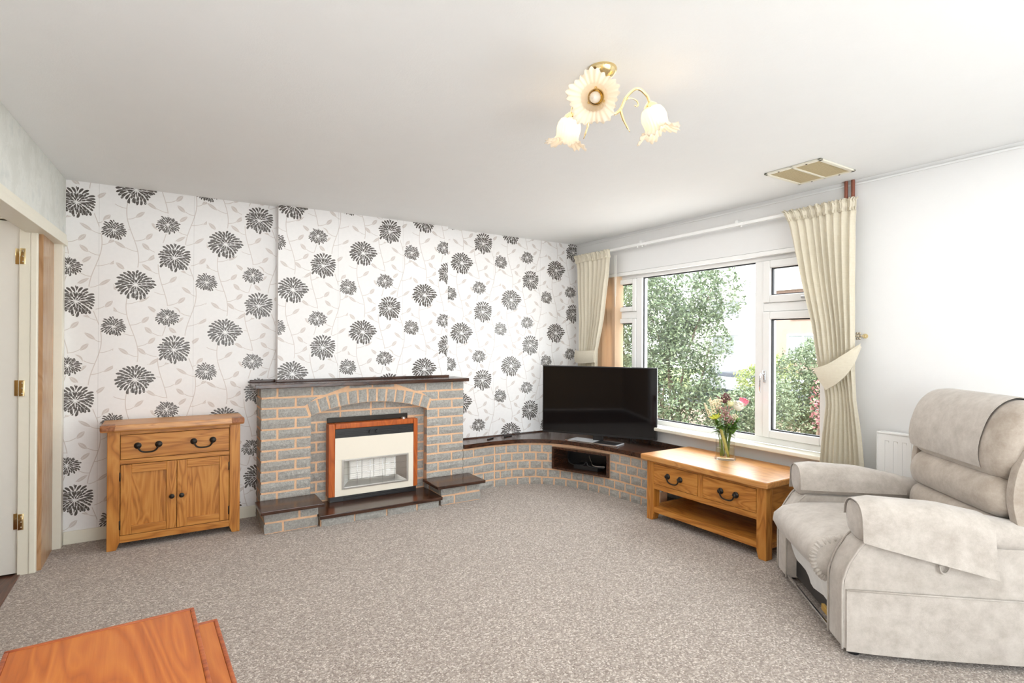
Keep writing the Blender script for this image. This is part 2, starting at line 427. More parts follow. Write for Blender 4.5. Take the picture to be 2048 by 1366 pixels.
def mat_leaf(name, c1, c2, rough=.5):
    t = NT(name); n = t.noise(t.coords(), 9, 3, .7)
    ge = t.node('NewGeometry'); rnd = ge.outputs['Random Per Island']
    c = t.mix(rnd, (*c1, 1), (*c2, 1)); c = t.mix(t.math('MULTIPLY', n, .4), c, (*[x*.55 for x in c1], 1))
    t.set(c, rough, 0, .5)
    tr = t.node('BsdfTranslucent'); t.put(tr.inputs[0], c)
    mx = t.node('MixShader'); mx.inputs[0].default_value = .25
    t.t.links.new(t.b.outputs[0], mx.inputs[1]); t.t.links.new(tr.outputs[0], mx.inputs[2]); t.t.links.new(mx.outputs[0], t.n['Material Output'].inputs[0])
    return t.m

# ------------------------------------------------------------------ the room
CZ, YW, XW = 2.405, 4.627, 3.75           # ceiling height, back wall, window wall
YB = 4.55                                  # face of the chimney breast
BX0, BX1 = .738, 2.185
YR = -1.6                                  # wall behind the camera
SKEW = .05
def xleft(y): return -.555-SKEW*(YW-y)     # the hall side of the room runs slightly out of square
def struct(o): o['kind'] = 'structure'; return o

f = MB().box((-.62, YR-.1, -.1), (XW+.3, YW+.1, 0)).box((-.72, 1.8, -.1), (-.62, 4.25, 0)); struct(f.build('floor', CARPET))
f = MB().box((-2.6, 1.8, -.1), (-.721, 4.3, -.002)); o = struct(f.build('floor_hall', HALLW))
f = MB().box((-.72, 1.8, -.02), (-.69, 4.165, .006), .003); struct(f.build('trim_1', HALLW))

c = MB().box((-2.7, YR-.1, CZ), (XW+.3, YW+.1, CZ+.15)); struct(c.build('ceiling', CEIL))

# back wall with the chimney breast, papered; uv in metres, each length of paper with its own phase
OFF = {0: (-.172, 1.085), 1: (.848, 1.762), 2: (2.368-.0, 2.106)}
b = MB()
quads = [((-.60, YW), (BX0, YW), 0), ((BX0, YW), (BX0, YB), 3), ((BX0, YB), (BX1, YB), 1), ((BX1, YB), (BX1, YW), 4), ((BX1, YW), (XW+.02, YW), 2)]
for (p, q, k) in quads:
    vs = [b.bm.verts.new(v) for v in ((*p, 0), (*q, 0), (*q, CZ), (*p, CZ))]
    fa = b.bm.faces.new(vs); fa.material_index = 0
kinds = [q[2] for q in quads]
def wuv(co, f):
    k = kinds[f.index] if f.index >= 0 else 0
    if k in OFF: return (co.x-OFF[k][0], co.z-OFF[k][1])
    return (-.085+.001*co.y, co.z*.0+.30)
b.bm.faces.index_update(); b.bm.faces.ensure_lookup_table()
wall_back = struct(b.build('wall_back', WALLPAPER, uv=wuv))

# window wall with its opening
WY0, WY1, WZ0, WZ1 = 1.93, 4.29, .575, 2.035
w = MB()
w.box((XW, YR, 0), (XW+.26, WY0, CZ)).box((XW, WY1, 0), (XW+.26, YW, CZ)).box((XW, WY0, 0), (XW+.26, WY1, WZ0)).box((XW, WY0, WZ1), (XW+.26, WY1, CZ))
struct(w.build('wall_right', WALLW))
struct(MB().box((XW-.012, YR, CZ-.035), (XW-.001, YW-.001, CZ-.022), .004).build('trim_2', CEIL))

# left: papered beam over the wide opening to the hall, its lining, the panel and the hall door
def lx(y, dx=0): return xleft(y)+dx
def skew_box(y0, y1, dx0, dx1, z0, z1, mat, name, bev=.003):
    pts = [(lx(y0, dx0), y0, z0), (lx(y0, dx1), y0, z0), (lx(y1, dx1), y1, z0), (lx(y1, dx0), y1, z0)]
    return struct(MB().poly(pts, (0, 0, z1-z0), bev).build(name, mat))
skew_box(1.9, YW-.001, -.09, 0, 1.99, CZ-.001, FRIEZE, 'wall_left', 0)
skew_box(1.9, YW-.002, -.10, .012, 1.965, 2.005, CREAMP, 'trim_3')
skew_box(1.9, YW-.002, -.002, .006, 2.005, 2.04, CREAMP, 'trim_4')
struct(MB().box((-.625, 4.545, 0), (-.558, YW-.002, 1.966), .003).build('trim_5', CREAMP))
struct(MB().box((-.66, 4.185, .0), (-.603, 4.545, 1.966)).build('trim_6', PANELW))
skew_box(YR, 1.9, -.12, 0, 0, CZ-.001, WALLW, 'wall_left', 0)
struct(MB().box((-2.6, 4.18, 0), (-1.54, 4.3, CZ-.001)).box((-1.54, 4.245, 0), (-.66, 4.3, 2.03)).box((-1.5, 4.18, 2.03), (-.66, 4.3, CZ-.001)).build('wall_hall_end', HALLWALL))  # box behind the door is added to stop sky light leaking under it
struct(MB().box((-2.7, 1.7, 0), (-2.6, 4.3, CZ-.001)).box((-2.6, 1.7, 0), (-.82, 1.8, CZ-.001)).build('wall_hall', HALLWALL))
fr = MB().box((-.705, 4.15, 0), (-.655, 4.24, 2.075), .004).box((-.655, 4.145, 0), (-.622, 4.18, 2.075), .006).box((-1.5, 4.15, 2.03), (-.705, 4.24, 2.075), .004).box((-1.54, 4.15, 0), (-1.49, 4.24, 2.075), .004)
door = MB().box((-1.48, 4.175, .008), (-.706, 4.215, 2.025), .003).build('door_1', WHITE); struct(door)
fr.build('door_frame', CREAMP, door)
for z in (.306, 1.07, 1.825):
    h = MB().box((-.724, 4.168, z-.045), (-.70, 4.174, z+.045), .001).box((-.70, 4.143, z-.045), (-.676, 4.149, z+.045), .001).tube([(-.7, 4.162, z-.046), (-.7, 4.162, z+.046)], .006, 8)
    ho = h.build('hinge', BRASS, door, angle=30)
    for dz in (-.03, 0, .03): MB().sphere((-.687, 4.142, z+dz), .0035, 8, 5).build('screw', SILVER, ho, True)
# skirting along the papered wall
struct(MB().box((-.556, YW-.016, 0), (.60, YW-.001, .085), .004).build('baseboard_back', CREAMP))
struct(MB().box((XW-.016, YR, 0), (XW-.001, 2.0, .085), .004).build('baseboard_right', CREAMP))

# wall behind the camera with a patio window
PX0, PX1 = .1, 3.0
w = MB().box((-.8, YR-.12, 0), (PX0, YR, CZ)).box((PX1, YR-.12, 0), (XW+.26, YR, CZ)).box((PX0, YR-.12, 2.15), (PX1, YR, CZ))
struct(w.build('wall_front', WALLW))
w2 = MB()
for x in (PX0, (PX0+PX1)/2-.04, PX1-.08): w2.box((x, YR-.09, 0), (x+.08, YR-.03, 2.15), .006)
w2.box((PX0, YR-.09, 2.07), (PX1, YR-.03, 2.15), .006).box((PX0, YR-.09, 0), (PX1, YR-.03, .09), .006)
win2 = struct(w2.build('window_2', UPVC))
MB().box((PX0+.08, YR-.066, .09), (PX1-.08, YR-.056, 2.07)).build('pane', PANE, win2)

# ------------------------------------------------------------------ street window
GX = XW+.08                                 # glazing line
def frame_rect(mb, y0, y1, z0, z1, wd, x0, x1, bev=.006):
    mb.box((x0, y0, z0), (x1, y0+wd, z1), bev).box((x0, y1-wd, z0), (x1, y1, z1), bev)
    mb.box((x0, y0+wd, z0), (x1, y1-wd, z0+wd), bev).box((x0, y0+wd, z1-wd), (x1, y1-wd, z1), bev)
F = MB(); X0, X1 = GX-.035, GX+.035
FZ0, FZ1 = .605, 2.03
F.box((X0, WY0, FZ0), (X1, WY1, .652), .006).box((X0, WY0, 1.968), (X1, WY1, FZ1), .006)
F.box((X0, WY0, .652), (X1, WY0+.05, 1.968), .006).box((X0, WY1-.05, .652), (X1, WY1, 1.968), .006)
window = struct(F.build('window_1', UPVC))
for y0, y1 in ((2.462, 2.532), (3.702, 3.772)):
    MB().box((X0-.004, y0, .652), (X1, y1, 1.968), .006).build('mullion', UPVC, window)
for y0, y1 in ((WY0+.05, 2.462), (3.772, WY1-.05)):
    MB().box((X0-.003, y0, 1.588), (X1, y1, 1.652), .006).build('transom', UPVC, window)
def sash(name, y0, y1, z0, z1, wd):
    s = MB(); frame_rect(s, y0, y1, z0, z1, wd, X0-.018, X1, .008)
    so = s.build(name, UPVC, window)
    g = MB(); frame_rect(g, y0+wd-.004, y1-wd+.004, z0+wd-.004, z1-wd+.004, .012, GX-.028, GX-.006, 0); g.build('gasket', GASKET, so)
    MB().box((GX-.004, y0+wd, z0+wd), (GX+.004, y1-wd, z1-wd)).build('pane', PANE, so)
    return so
s1 = sash('lower_casement', WY0+.052, 2.46, .654, 1.586, .055)
s2 = sash('top_light', WY0+.052, 2.46, 1.654, 1.966, .055)
sash('lower_casement', 3.774, WY1-.052, .654, 1.586, .045); sash('top_light', 3.774, WY1-.052, 1.654, 1.966, .045)
g = MB(); frame_rect(g, 2.531, 3.703, .651, 1.969, .011, GX-.02, GX-.006, 0); g.build('gasket', GASKET, window)
MB().box((GX-.004, 2.54, .66), (GX+.004, 3.694, 1.96)).build('pane', PANE, window)
hx = X0-.02
hd = MB().box((hx-.012, 2.428, 1.06), (hx, 2.452, 1.15), .004).tube([(hx-.01, 2.44, 1.125), (hx-.04, 2.44, 1.125), (hx-.045, 2.445, 1.11), (hx-.042, 2.452, 1.05), (hx-.04, 2.455, .985)], [.009, .009, .009, .007, .006], 8)
part_label(hd.build('handle', CHROME, s1, True), 'chrome window handle')
MB().box((hx-.02, 2.12, 1.668), (hx, 2.16, 1.69), .005).build('catch', CHROME, s2)
struct(MB().box((XW-.095, WY0-.04, WZ0), (GX-.03, WY1+.02, .605), .008, 3).build('window_sill', CREAMP))

# head rail and bunched slats of the vertical blind
bl = thing('vertical_blind', 'peach vertical blind drawn back into a stack at the left end of the window', 'blind', (XW+.02, 4.15, 2.0))
MB((XW+.02, 4.15, 2.0)).box((XW-.004, WY0+.01, 2.0), (XW+.036, WY1-.01, 2.033), .004).build('head_rail', UPVC, bl)
for i in range(7):
    y = (4.25, 4.175, 4.10, 4.035, 4.012, 3.995, 3.985)[i]; a = radians((68, 66, 69, 64, 40, 28, 20)[i]); hw = .044
    dx, dy = -hw*cos(a), hw*sin(a)
    rows = []
    for z in (2.0, 1.5, 1.0, .64):
        row = []
        for k in range(5):
            t = k/4*2-1; bow = .004*(1-t*t)
            row.append((XW+.018+dx*t-bow*sin(a), y+dy*t-bow*cos(a), z))
        rows.append(row)
    sl = MB((XW+.02, 4.15, 2.0)).loft([r+[(p[0]+.0015, p[1]+.002, p[2]) for p in r[::-1]] for r in rows])
    sl.build('slat', BLIND, bl, angle=40)
MB((XW+.02, 4.15, 2.0)).tube([(XW-.06, 3.965, 2.2), (XW-.06, 3.962, 1.95), (XW-.06, 3.958, 1.70)], .003, 6).tube([(XW-.06, 3.945, 2.2), (XW-.06, 3.948, 1.80)], .003, 6).build('pull_cord', WHITE, bl, True)

# curtain rail
cr_ = thing('curtain_rail', 'white curtain rail running along the top of the window wall', 'curtain rail', (XW-.06, 3.1, 2.255))
MB((XW-.06, 3.1, 2.255)).box((XW-.075, 1.78, 2.245), (XW-.055, 4.5, 2.268), .004).build('track', UPVC, cr_)
for y in (2.62, 3.62): MB((XW-.06, 3.1, 2.255)).box((XW-.07, y-.012, 2.25), (XW-.002, y+.012, 2.29), .004).build('bracket', UPVC, cr_)
for y in (2.58, 3.60, 3.66): MB((XW-.06, 3.1, 2.255)).sphere((XW-.065, y, 2.238), .008, 8, 6).build('glider', UPVC, cr_, True)

def curtain(name, label, cat, XC, left, right, ztop, zbot, npl, seed, waist):
    """left/right: (z, y) edges; pleats gather towards the tie-back at height waist"""
    rnd = random.Random(seed)
    root = thing(name, label, cat, (XC, (left[0][1]+right[0][1])/2, zbot), group='cream curtains')
    org = root.location[:]
    NS, NZ = 120, 46
    L = sorted(left); R = sorted(right)
    phs = [rnd.uniform(-.5, .5) for _ in range(npl+3)]; am = [rnd.uniform(.6, 1.15) for _ in range(npl+3)]
    def pt(s, z, side=0):
        yl, yr = pw(z, L), pw(z, R)
        q = s*npl; i = int(q); fq = q-i
        k = .5-.5*cos(2*pi*fq)
        a = lerp(am[i], am[i+1], fq)*.034*(1-.35*math.exp(-((z-waist)/.18)**2))
        hang = sstep((ztop-z)/.35)
        x = XC + (.5-k)*a*lerp(.55, 1, hang) + .008*sin(3*s*pi+z*2.1)
        y = lerp(yl, yr, s + .012*sin(2*pi*fq)*hang)
        return (x+side*.002, y, z)
    body = MB(org); rows = []
    zt = ztop-.075
    for j in range(NZ):
        z = lerp(zt, zbot, j/(NZ-1)); rows.append([pt(i/NS, z) for i in range(NS+1)])
    body.loft([r+[(p[0]+.004, p[1], p[2]) for p in r[::-1]] for r in rows], caps=True)
    body.build('drape', CURTAIN, root, angle=60)
    head = MB(org); rows = []
    for j in range(7):
        z = lerp(ztop, zt, j/6); row = []
        for i in range(NS+1):
            p = pt(i/NS, z); fr_ = i/NS*npl*3.5
            pinch = 1 if j in (0, 1, 5, 6) else .25
            fl = .012*(1-j/6)
            row.append((p[0]-.006-fl+.009*pinch*sin(2*pi*fr_+.6*sin(i*.7)+j*.15), p[1]+(i/NS-.5)*-.02*(j == 0), z+.006*sin(fr_*4)*(j == 0)))
        rows.append(row)
    head.loft([r+[(p[0]+.012, p[1], p[2]) for p in r[::-1]] for r in rows], caps=True)
    head.build('gathered_heading', CURTAIN, root, angle=60)
    return root
K = .989
sc = lambda P: [(1.345+(z-1.345)*K, y*K) for z, y in P]
curtain('curtain', 'long cream curtain at the right of the window, pulled in by a sloping tieback', 'curtain', 3.62,
        sc([(2.27, 2.225), (2.175, 2.188), (1.785, 2.108), (1.476, 2.032), (1.19, 1.99), (1.03, 1.945), (.95, 1.94), (.75, 1.965), (.55, 1.985), (.06, 1.99)]),
        sc([(2.27, 1.75), (2.13, 1.763), (1.75, 1.764), (1.2, 1.757), (1.0, 1.747), (.784, 1.717), (.585, 1.70), (.06, 1.69)]), 2.262, .06, 9, 3, 1.05)
curtain('curtain', 'cream curtain in the corner at the left of the window, behind the television', 'curtain', 3.62,
        sc([(2.265, 3.995), (2.04, 4.021), (1.576, 4.104), (1.28, 4.19), (1.10, 4.195), (.45, 4.13)]),
        sc([(2.265, 4.566), (2.11, 4.523), (1.588, 4.469), (1.28, 4.466), (1.09, 4.48), (.45, 4.52)]), 2.25, .5, 8, 5, 1.2)

def tieback(name, label, upper, lower, xs, hook):
    org = (xs[0], upper[0][0], upper[0][1])
    U = catmull([(0, *p) for p in upper], 8); Lw = catmull([(0, *p) for p in lower], 8)
    n = len(U); rows = []
    for i in range(n):
        t = i/(n-1); x = lerp(xs[0], xs[2], t) + (xs[1]-(xs[0]+xs[2])/2)*sin(pi*t)
        row = []
        for k in range(6):
            q = U[i].lerp(Lw[i], k/5); row.append((x-.010*sin(pi*k/5), q.y, q.z))
        rows.append(row+[(p[0]+.008, p[1], p[2]) for p in row[::-1]])
    o = MB(org).loft(rows).build(name, CURTAIN, None, angle=50); o.location = org
    tag(o, label, 'tieback', 'curtain tiebacks'); return o
tieback('curtain_tieback', 'cream crescent tieback sloping up across the right curtain to its brass hook',
        [(1.70, 1.352), (1.775, 1.285), (1.87, 1.22), (1.965, 1.19)], [(1.695, 1.33), (1.73, 1.20), (1.80, 1.11), (1.885, 1.055)], (3.61, 3.555, 3.565), None)
tieback('curtain_tieback', 'cream tieback band wrapped level round the left curtain above the television',
        [(4.455, 1.275), (4.36, 1.265), (4.25, 1.27), (4.14, 1.275)], [(4.46, 1.15), (4.36, 1.14), (4.25, 1.145), (4.145, 1.155)], (3.60, 3.562, 3.59), None)
hk = MB((XW, 1.735, 1.40))
hk.lathe([(0, 0), (.016, 0), (.014, .012), (.007, .02), (.007, .10), (0, .10)], (XW, 1.735, 1.40), 12, Matrix(((0, 0, -1), (0, 1, 0), (1, 0, 0))))
hko = hk.build('tieback_hook', BRASS, None, angle=40); hko.location = (XW, 1.735, 1.40)
tag(hko, 'ornate brass tieback hook on the white wall right of the right curtain', 'hook')
ro = MB()
for k in range(6):
    a = k*pi/3; ro.sphere((-.09, .015*cos(a), .019*sin(a)), .0085, 8, 6, (.6, 1, 1))
ro.sphere((-.095, 0, 0), .009, 8, 6); ro.build('rosette', ABRASS, hko, True)

# two pipes from ceiling to rail
for y, lab in ((1.845, 'brown painted pipe above the right curtain, the left of two'), (1.803, 'brown painted pipe above the right curtain, the right of two')):
    o = MB((XW-.02, y, 2.2)).tube([(XW-.02, y, 2.2), (XW-.02, y, CZ-.001)], .011, 10).build('pipe', COPPER, None, angle=40); o.location = (XW-.02, y, 2.2)
    tag(o, lab, 'pipe', 'copper pipes')

# radiator on the window wall, mostly behind the armchair
ra = thing('radiator', 'white panel radiator on the wall behind the armchair', 'radiator', (XW-.045, 1.12, .32))
O = (XW-.045, 1.12, .32); ry0, ry1, rz0, rz1 = .62, 1.63, .32, .815
pn = MB(O); xs = XW-.075; cols = []
n = 20
for i in range(n):
    y0 = lerp(ry0+.04, ry1-.04, i/n); y1 = lerp(ry0+.04, ry1-.04, (i+1)/n); d = (y1-y0)
    for t, dx in ((0, 0), (.5, 0), (.62, .012), (.88, .012)): cols.append((y0+d*t, dx))
cols.append((ry1-.04, 0))
zs = [(rz0, 0), (rz0+.045, 0), (rz0+.06, 1), (rz1-.06, 1), (rz1-.045, 0), (rz1, 0)]
pn.loft([[(xs+dx*k, y, z) for y, dx in [(ry0, 0)]+cols+[(ry1, 0)]] for z, k in zs], caps=False, closed=False)
pn.build('front_panel', UPVC, ra, angle=35)
MB(O).box((xs+.002, ry0, rz0), (XW-.03, ry1, rz1-.004), .004).build('body', UPVC, ra)
MB(O).box((xs-.004, ry0-.004, rz1-.006), (XW-.024, ry1+.004, rz1+.006), .003).build('top_grille', UPVC, ra)
for y in (ry0-.004, ry1-.002): MB(O).box((xs-.004, y, rz0), (XW-.024, y+.006, rz1), .002).build('end_panel', UPVC, ra)
for y in (.8, 1.4): MB(O).box((XW-.032, y, .34), (XW-.001, y+.04, .8)).build('wall_bracket', SILVER, ra)

# ceiling vent
V0, V1, V2, V3 = 3.135, 3.52, 1.687, 2.037
ve = thing('ceiling_vent', 'cream metal ceiling vent with two meshed panels near the window wall', 'vent', (3.33, 1.86, CZ))
O = (3.33, 1.86, CZ); fm = MB(O); z0, z1 = CZ-.012, CZ-.001
fm.box((V0, V2, z0), (V0+.022, V3, z1), .003).box((V1-.022, V2, z0), (V1, V3, z1), .003).box((V0, V2, z0), (V1, V2+.022, z1), .003).box((V0, V3-.022, z0), (V1, V3, z1), .003)
vx = (V0+V1)/2
fm.box((V0, (V2+V3)/2-.007, z0), (V1, (V2+V3)/2+.007, z1), .002)
fm.build('frame', CREAMP, ve)
MESHM = plain('vent_mesh_buff', srgb(200, 186, 152), .6, var=.1, scale=200)
for a, b in ((V2+.022, (V2+V3)/2-.007), ((V2+V3)/2+.007, V3-.022)):
    g = MB(O).box((V0+.022, a, CZ-.006), (V1-.022, b, CZ-.002))
    for k in range(24):
        x = lerp(V0+.03, V1-.03, k/23); g.box((x-.002, a, CZ-.0085), (x+.002, b, CZ-.006))
    g.build('mesh_panel', MESHM, ve)
for x, y in ((V0+.01, V2+.09), (V0+.01, V3-.09), (V1-.01, V2+.09), (V1-.01, V3-.09)):
    MB(O).sphere((x, y, z0), .006, 8, 5, (1, 1, .5)).build('screw', BLACKM, ve, True)

# ------------------------------------------------------------------ brick fireplace
YF = 4.38
CR, BH, JT = .078, .063, .015               # course, brick height, joint
_bricks = {}
def brick_mesh(l, h=BH, d=.10, var=0):
    """rough-faced brick, front face towards -y at y=0, centred in x and z"""
    key = (round(l, 3), round(h, 3), d, var)
    if key in _bricks: return _bricks[key]
    rnd = random.Random(hash(key) & 0xffff); bm = bmesh.new()
    nx = 4 if l > .16 else 3; ny = 2
    g = []
    for j in range(ny+1):
        row = []
        for i in range(nx+1):
            e = i in (0, nx) or j in (0, ny)
            x = (i/nx-.5)*l; z = (j/ny-.5)*h
            if i in (0, nx): x += rnd.uniform(-.002, .002)
            if j in (0, ny): z += rnd.uniform(-.002, .002)
            row.append(bm.verts.new((x, rnd.uniform(.003, .006) if e else rnd.uniform(-.005, .002), z)))
        g.append(row)
    for j in range(ny):
        for i in range(nx): bm.faces.new((g[j][i], g[j][i+1], g[j+1][i+1], g[j+1][i]))
    B = [bm.verts.new((sx*l/2, d, sz*h/2)) for sx, sz in ((-1, -1), (1, -1), (1, 1), (-1, 1))]
    bm.faces.new(g[0][::-1]+[B[0], B[1]]); bm.faces.new(g[-1]+[B[2], B[3]])
    bm.faces.new([g[j][0] for j in range(ny+1)]+[B[3], B[0]]); bm.faces.new([g[j][-1] for j in range(ny, -1, -1)]+[B[1], B[2]])
    bm.faces.new(B[::-1])
    bmesh.ops.recalc_face_normals(bm, faces=bm.faces[:])
    me = bpy.data.meshes.new('brick'); bm.to_mesh(me); bm.free(); me.materials.append(BRICK)
    _bricks[key] = me; return me
_bv = 0
def brick(parent, x0, x1, z0, z1, y=YF, d=.06, rot=None, loc=None, org=(0, 0, 0)):
    global _bv; _bv += 1
    o = link('brick', brick_mesh(x1-x0, z1-z0, d, _bv % 4), parent)
    p = Vector(loc) if loc else Vector(((x0+x1)/2, y, (z0+z1)/2))
    o.location = p-Vector(org)
    if rot: o.rotation_euler = rot
    return o
fp = thing('fireplace', 'grey brick fireplace with arched opening, dark mantel shelf and stepped hearth', 'fireplace', (1.43, YF, 0))
FO = (1.43, YF, 0)
AX0, AX1, AZ, AR = .952, 1.915, .775, 1.406
ACX, ACZ = (AX0+AX1)/2, .86-AR; AHALF = math.asin((AX1-AX0)/2/AR)
PX_0, PX_1, TOP = .60, 2.265, 1.0
arc = [(ACX+AR*sin(a), ACZ+AR*cos(a)) for a in [lerp(-AHALF, AHALF, k/24) for k in range(25)]]
prof = [(PX_0+.005, 0), (AX0, 0)]+arc+[(AX1, 0), (PX_1-.003, 0), (PX_1-.003, TOP), (PX_0+.005, TOP)]
core = MB(FO).poly([(x, YF+.007, z) for x, z in prof], (0, .062, 0))
core.box((PX_0+.005, YF+.069, 0), (BX0-.002, YW-.002, TOP)).box((BX1+.002, YF+.069, 0), (PX_1-.003, YW-.002, TOP)).box((BX0-.002, YF+.09, 0), (BX1+.002, YB-.002, TOP))
core.box((AX0-.02, YF+.078, 0), (AX1+.02, YF+.0905, .9))
core.build('mortar', MORTAR, fp)
EXT = AR+.105
def extrados(x):
    d = EXT**2-(x-ACX)**2; return ACZ+sqrt(d) if d > 0 else -9
def row_bricks(x0, x1, z0, z1, start, lens, **k):
    x = x0; i = start
    while x < x1-.02:
        l = lens[i % len(lens)]; e = min(x+l, x1)
        if x1-e < .045: e = x1
        brick(fp, x, e, z0, z1, org=FO, **k); x = e+JT; i += 1
S, H_ = .235, .105
def cut_brick(pts, y=YF, d=.05):
    """brick with a slanted end cut to the arch; pts = four (x, z) corners, anticlockwise from lower left"""
    rnd = random.Random(int(pts[0][0]*1e4)+int(pts[0][1]*1e5)); bm = bmesh.new(); nx, ny = 4, 2; g = []
    cx = sum(p[0] for p in pts)/4; cz = sum(p[1] for p in pts)/4
    P = [Vector((p[0]-cx, p[1]-cz)) for p in pts]
    for j in range(ny+1):
        row = []
        for i in range(nx+1):
            q = P[0].lerp(P[1], i/nx).lerp(P[3].lerp(P[2], i/nx), j/ny); e = i in (0, nx) or j in (0, ny)
            row.append(bm.verts.new((q.x, rnd.uniform(.003, .006) if e else rnd.uniform(-.005, .002), q.y)))
        g.append(row)
    for j in range(ny):
        for i in range(nx): bm.faces.new((g[j][i], g[j][i+1], g[j+1][i+1], g[j+1][i]))
    B = [bm.verts.new((p.x, d, p.y)) for p in P]
    bm.faces.new(g[0][::-1]+[B[0], B[1]]); bm.faces.new(g[-1]+[B[2], B[3]])
    bm.faces.new([g[j][0] for j in range(ny+1)]+[B[3], B[0]]); bm.faces.new([g[j][-1] for j in range(ny, -1, -1)]+[B[1], B[2]])
    bmesh.ops.recalc_face_normals(bm, faces=bm.faces[:])
    me = bpy.data.meshes.new('brick'); bm.to_mesh(me); bm.free(); me.materials.append(BRICK)
    o = link('brick', me, fp); o.location = Vector((cx, y, cz))-Vector(FO)
def ring_x(z):
    """x of the left outside of the arch ring (with its joint) at height z"""
    R_ = EXT+JT; zc = ACZ+R_*cos(AHALF)
    if z > ACZ+R_-.001: return ACX-.001
    if z >= zc: return ACX-sqrt(R_**2-(z-ACZ)**2)
    zi = ACZ+AR*cos(AHALF)
    if z >= zi: return ACX-(z-ACZ)*math.tan(AHALF)-JT
    return AX0
for k in range(13):
    z1 = TOP-.004-k*CR; z0 = max(z1-BH, 0)
    lens = [H_, S] if k % 2 == 0 else [S, H_]
    for side in (0, 1):
        mir = (lambda x: 2*ACX-x) if side else (lambda x: x)
        xb, xt = ring_x(z0), ring_x(z1)
        if k == 0: xt = min(xt, ACX-.20)
        x = mir(PX_1) if side else PX_0; i = 0
        while True:
            l = lens[i % 2] if k > 2 else (lens[i % 2] if i < 2 else S)
            last = x+l+JT+.05 > max(xb, min(xt, xb+.12))
            if last:
                if xt-xb > .012 or xb-xt > .012:
                    q = [(x, z0), (xb, z0), (xt, z1), (x, z1)]
                    if side: q = [(mir(xb), z0), (mir(x), z0), (mir(x), z1), (mir(xt), z1)]
                    cut_brick(q)
                else:
                    e0, e1 = sorted((mir(x), mir(xb))); brick(fp, e0, e1, z0, z1, org=FO)
                break
            e0, e1 = sorted((mir(x), mir(x+l))); brick(fp, e0, e1, z0, z1, org=FO); x += l+JT; i += 1
    if k == 0:                                # slips over the crown of the arch
        x0 = ACX-.20+JT; n = 2; w = (.40-JT*(n+1))/n
        for q in range(n):
            a = x0+q*(w+JT); zb = max(extrados(a), extrados(a+w), extrados(a+w/2))+JT*.7
            if z1-zb > .01: brick(fp, a, a+w, zb, z1, org=FO)
NV = 13; da = 2*AHALF/NV
for k in range(NV):
    a = -AHALF+(k+.5)*da
    w = AR*da-JT*.9
    brick(fp, -w/2, w/2, 0, .100, org=FO, loc=(ACX+(AR+.052)*sin(a), YF, ACZ+(AR+.052)*cos(a)), rot=(0, a, 0))
for k in range(2, 13):                      # brick lining at the back of the opening
    z1 = TOP-.004-k*CR+.02; z0 = max(z1-BH, .09)
    if z1 < .1: break
    if k < 4: row_bricks(AX0+.001, AX1-.001, z0, z1, k, [S, S, S, S] if k % 2 else [H_, S, S, S], y=YF+.071, d=.006)
    else:
        row_bricks(AX0+.001, 1.083, z0, z1, 0, [.13] if k % 2 else [.05, .08], y=YF+.071, d=.006); row_bricks(1.83, AX1-.001, z0, z1, 0, [.084], y=YF+.071, d=.006)
for k in range(13):                         # left return face
    z1 = TOP-.004-k*CR; z0 = max(z1-BH, 0)
    l = .12 if k % 2 else .06
    brick(fp, -l/2, l/2, z0, z1, d=.004, org=FO, loc=(PX_0, YW-.005-l/2-.002, (z0+z1)/2), rot=(0, 0, -pi/2))
    l2 = YW-.005-l-JT-(YF+.062)-.004
    if l2 > .02: brick(fp, -l2/2, l2/2, z0, z1, d=.004, org=FO, loc=(PX_0, YW-.007-l-JT-l2/2, (z0+z1)/2), rot=(0, 0, -pi/2))
mp = [(.552, YF-.05), (2.295, YF-.05), (2.295, YW-.002), (BX1+.002, YW-.002), (BX1+.002, YB-.002), (BX0-.002, YB-.002), (BX0-.002, YW-.002), (.552, YW-.002)]
part_label(MB(FO).poly([(x, y, TOP) for x, y in mp], (0, 0, .03), .004).build('mantel_shelf', DARKW['x'], fp), 'dark varnished wooden mantel shelf')
MB(FO).box((BX0-.012, YB-.014, TOP+.03), (BX1+.012, YB-.002, TOP+.05), .003).box((.552, YW-.014, TOP+.03), (BX0-.004, YW-.002, TOP+.05), .003).build('mantel_upstand', DARKW['x'], fp)
# hearth: middle slab and two raised plinths
HY = 4.10
MB(FO).box((.965, HY+.012, 0), (1.90, YF, .058)).build('hearth_mortar', MORTAR, fp)
row_bricks(.97, 1.90, .0, .052, 0, [S], y=HY, d=.03)
part_label(MB(FO).box((.955, HY-.02, .058), (1.925, YF+.075, .085), .004).build('hearth_slab', DARKW['x'], fp), 'low dark hearth slab under the fire')
def plinth(x0, x1, yf, sx0, sx1):
    MB(FO).box((x0+.006, yf+.007, 0), (x1-.006, YF+.006, .15)).build('plinth_mortar', MORTAR, fp)
    for k in range(2):
        z1 = .147-k*CR; z0 = max(z1-BH, 0)
        row_bricks(x0, x1, z0, z1, k, [.225, .115], y=yf, d=.03)
        for sgn, xx in ((-1, x0), (1, x1)):
            a = YF-.012; b_ = yf+.045
            l = (a-b_)
            brick(fp, -l/2, l/2, z0, z1, d=.03, org=FO, loc=(xx, (a+b_)/2, (z0+z1)/2), rot=(0, 0, -pi/2 if sgn < 0 else pi/2))
    part_label(MB(FO).box((sx0, yf-.055, .15), (sx1, YF-.001, .175), .004).build('plinth_slab', DARKW['x'], fp), 'dark slab on a raised brick plinth')
plinth(.592, .955, 4.135, .562, .985)
plinth(1.93, 2.30, 4.12, 1.875, 2.318)

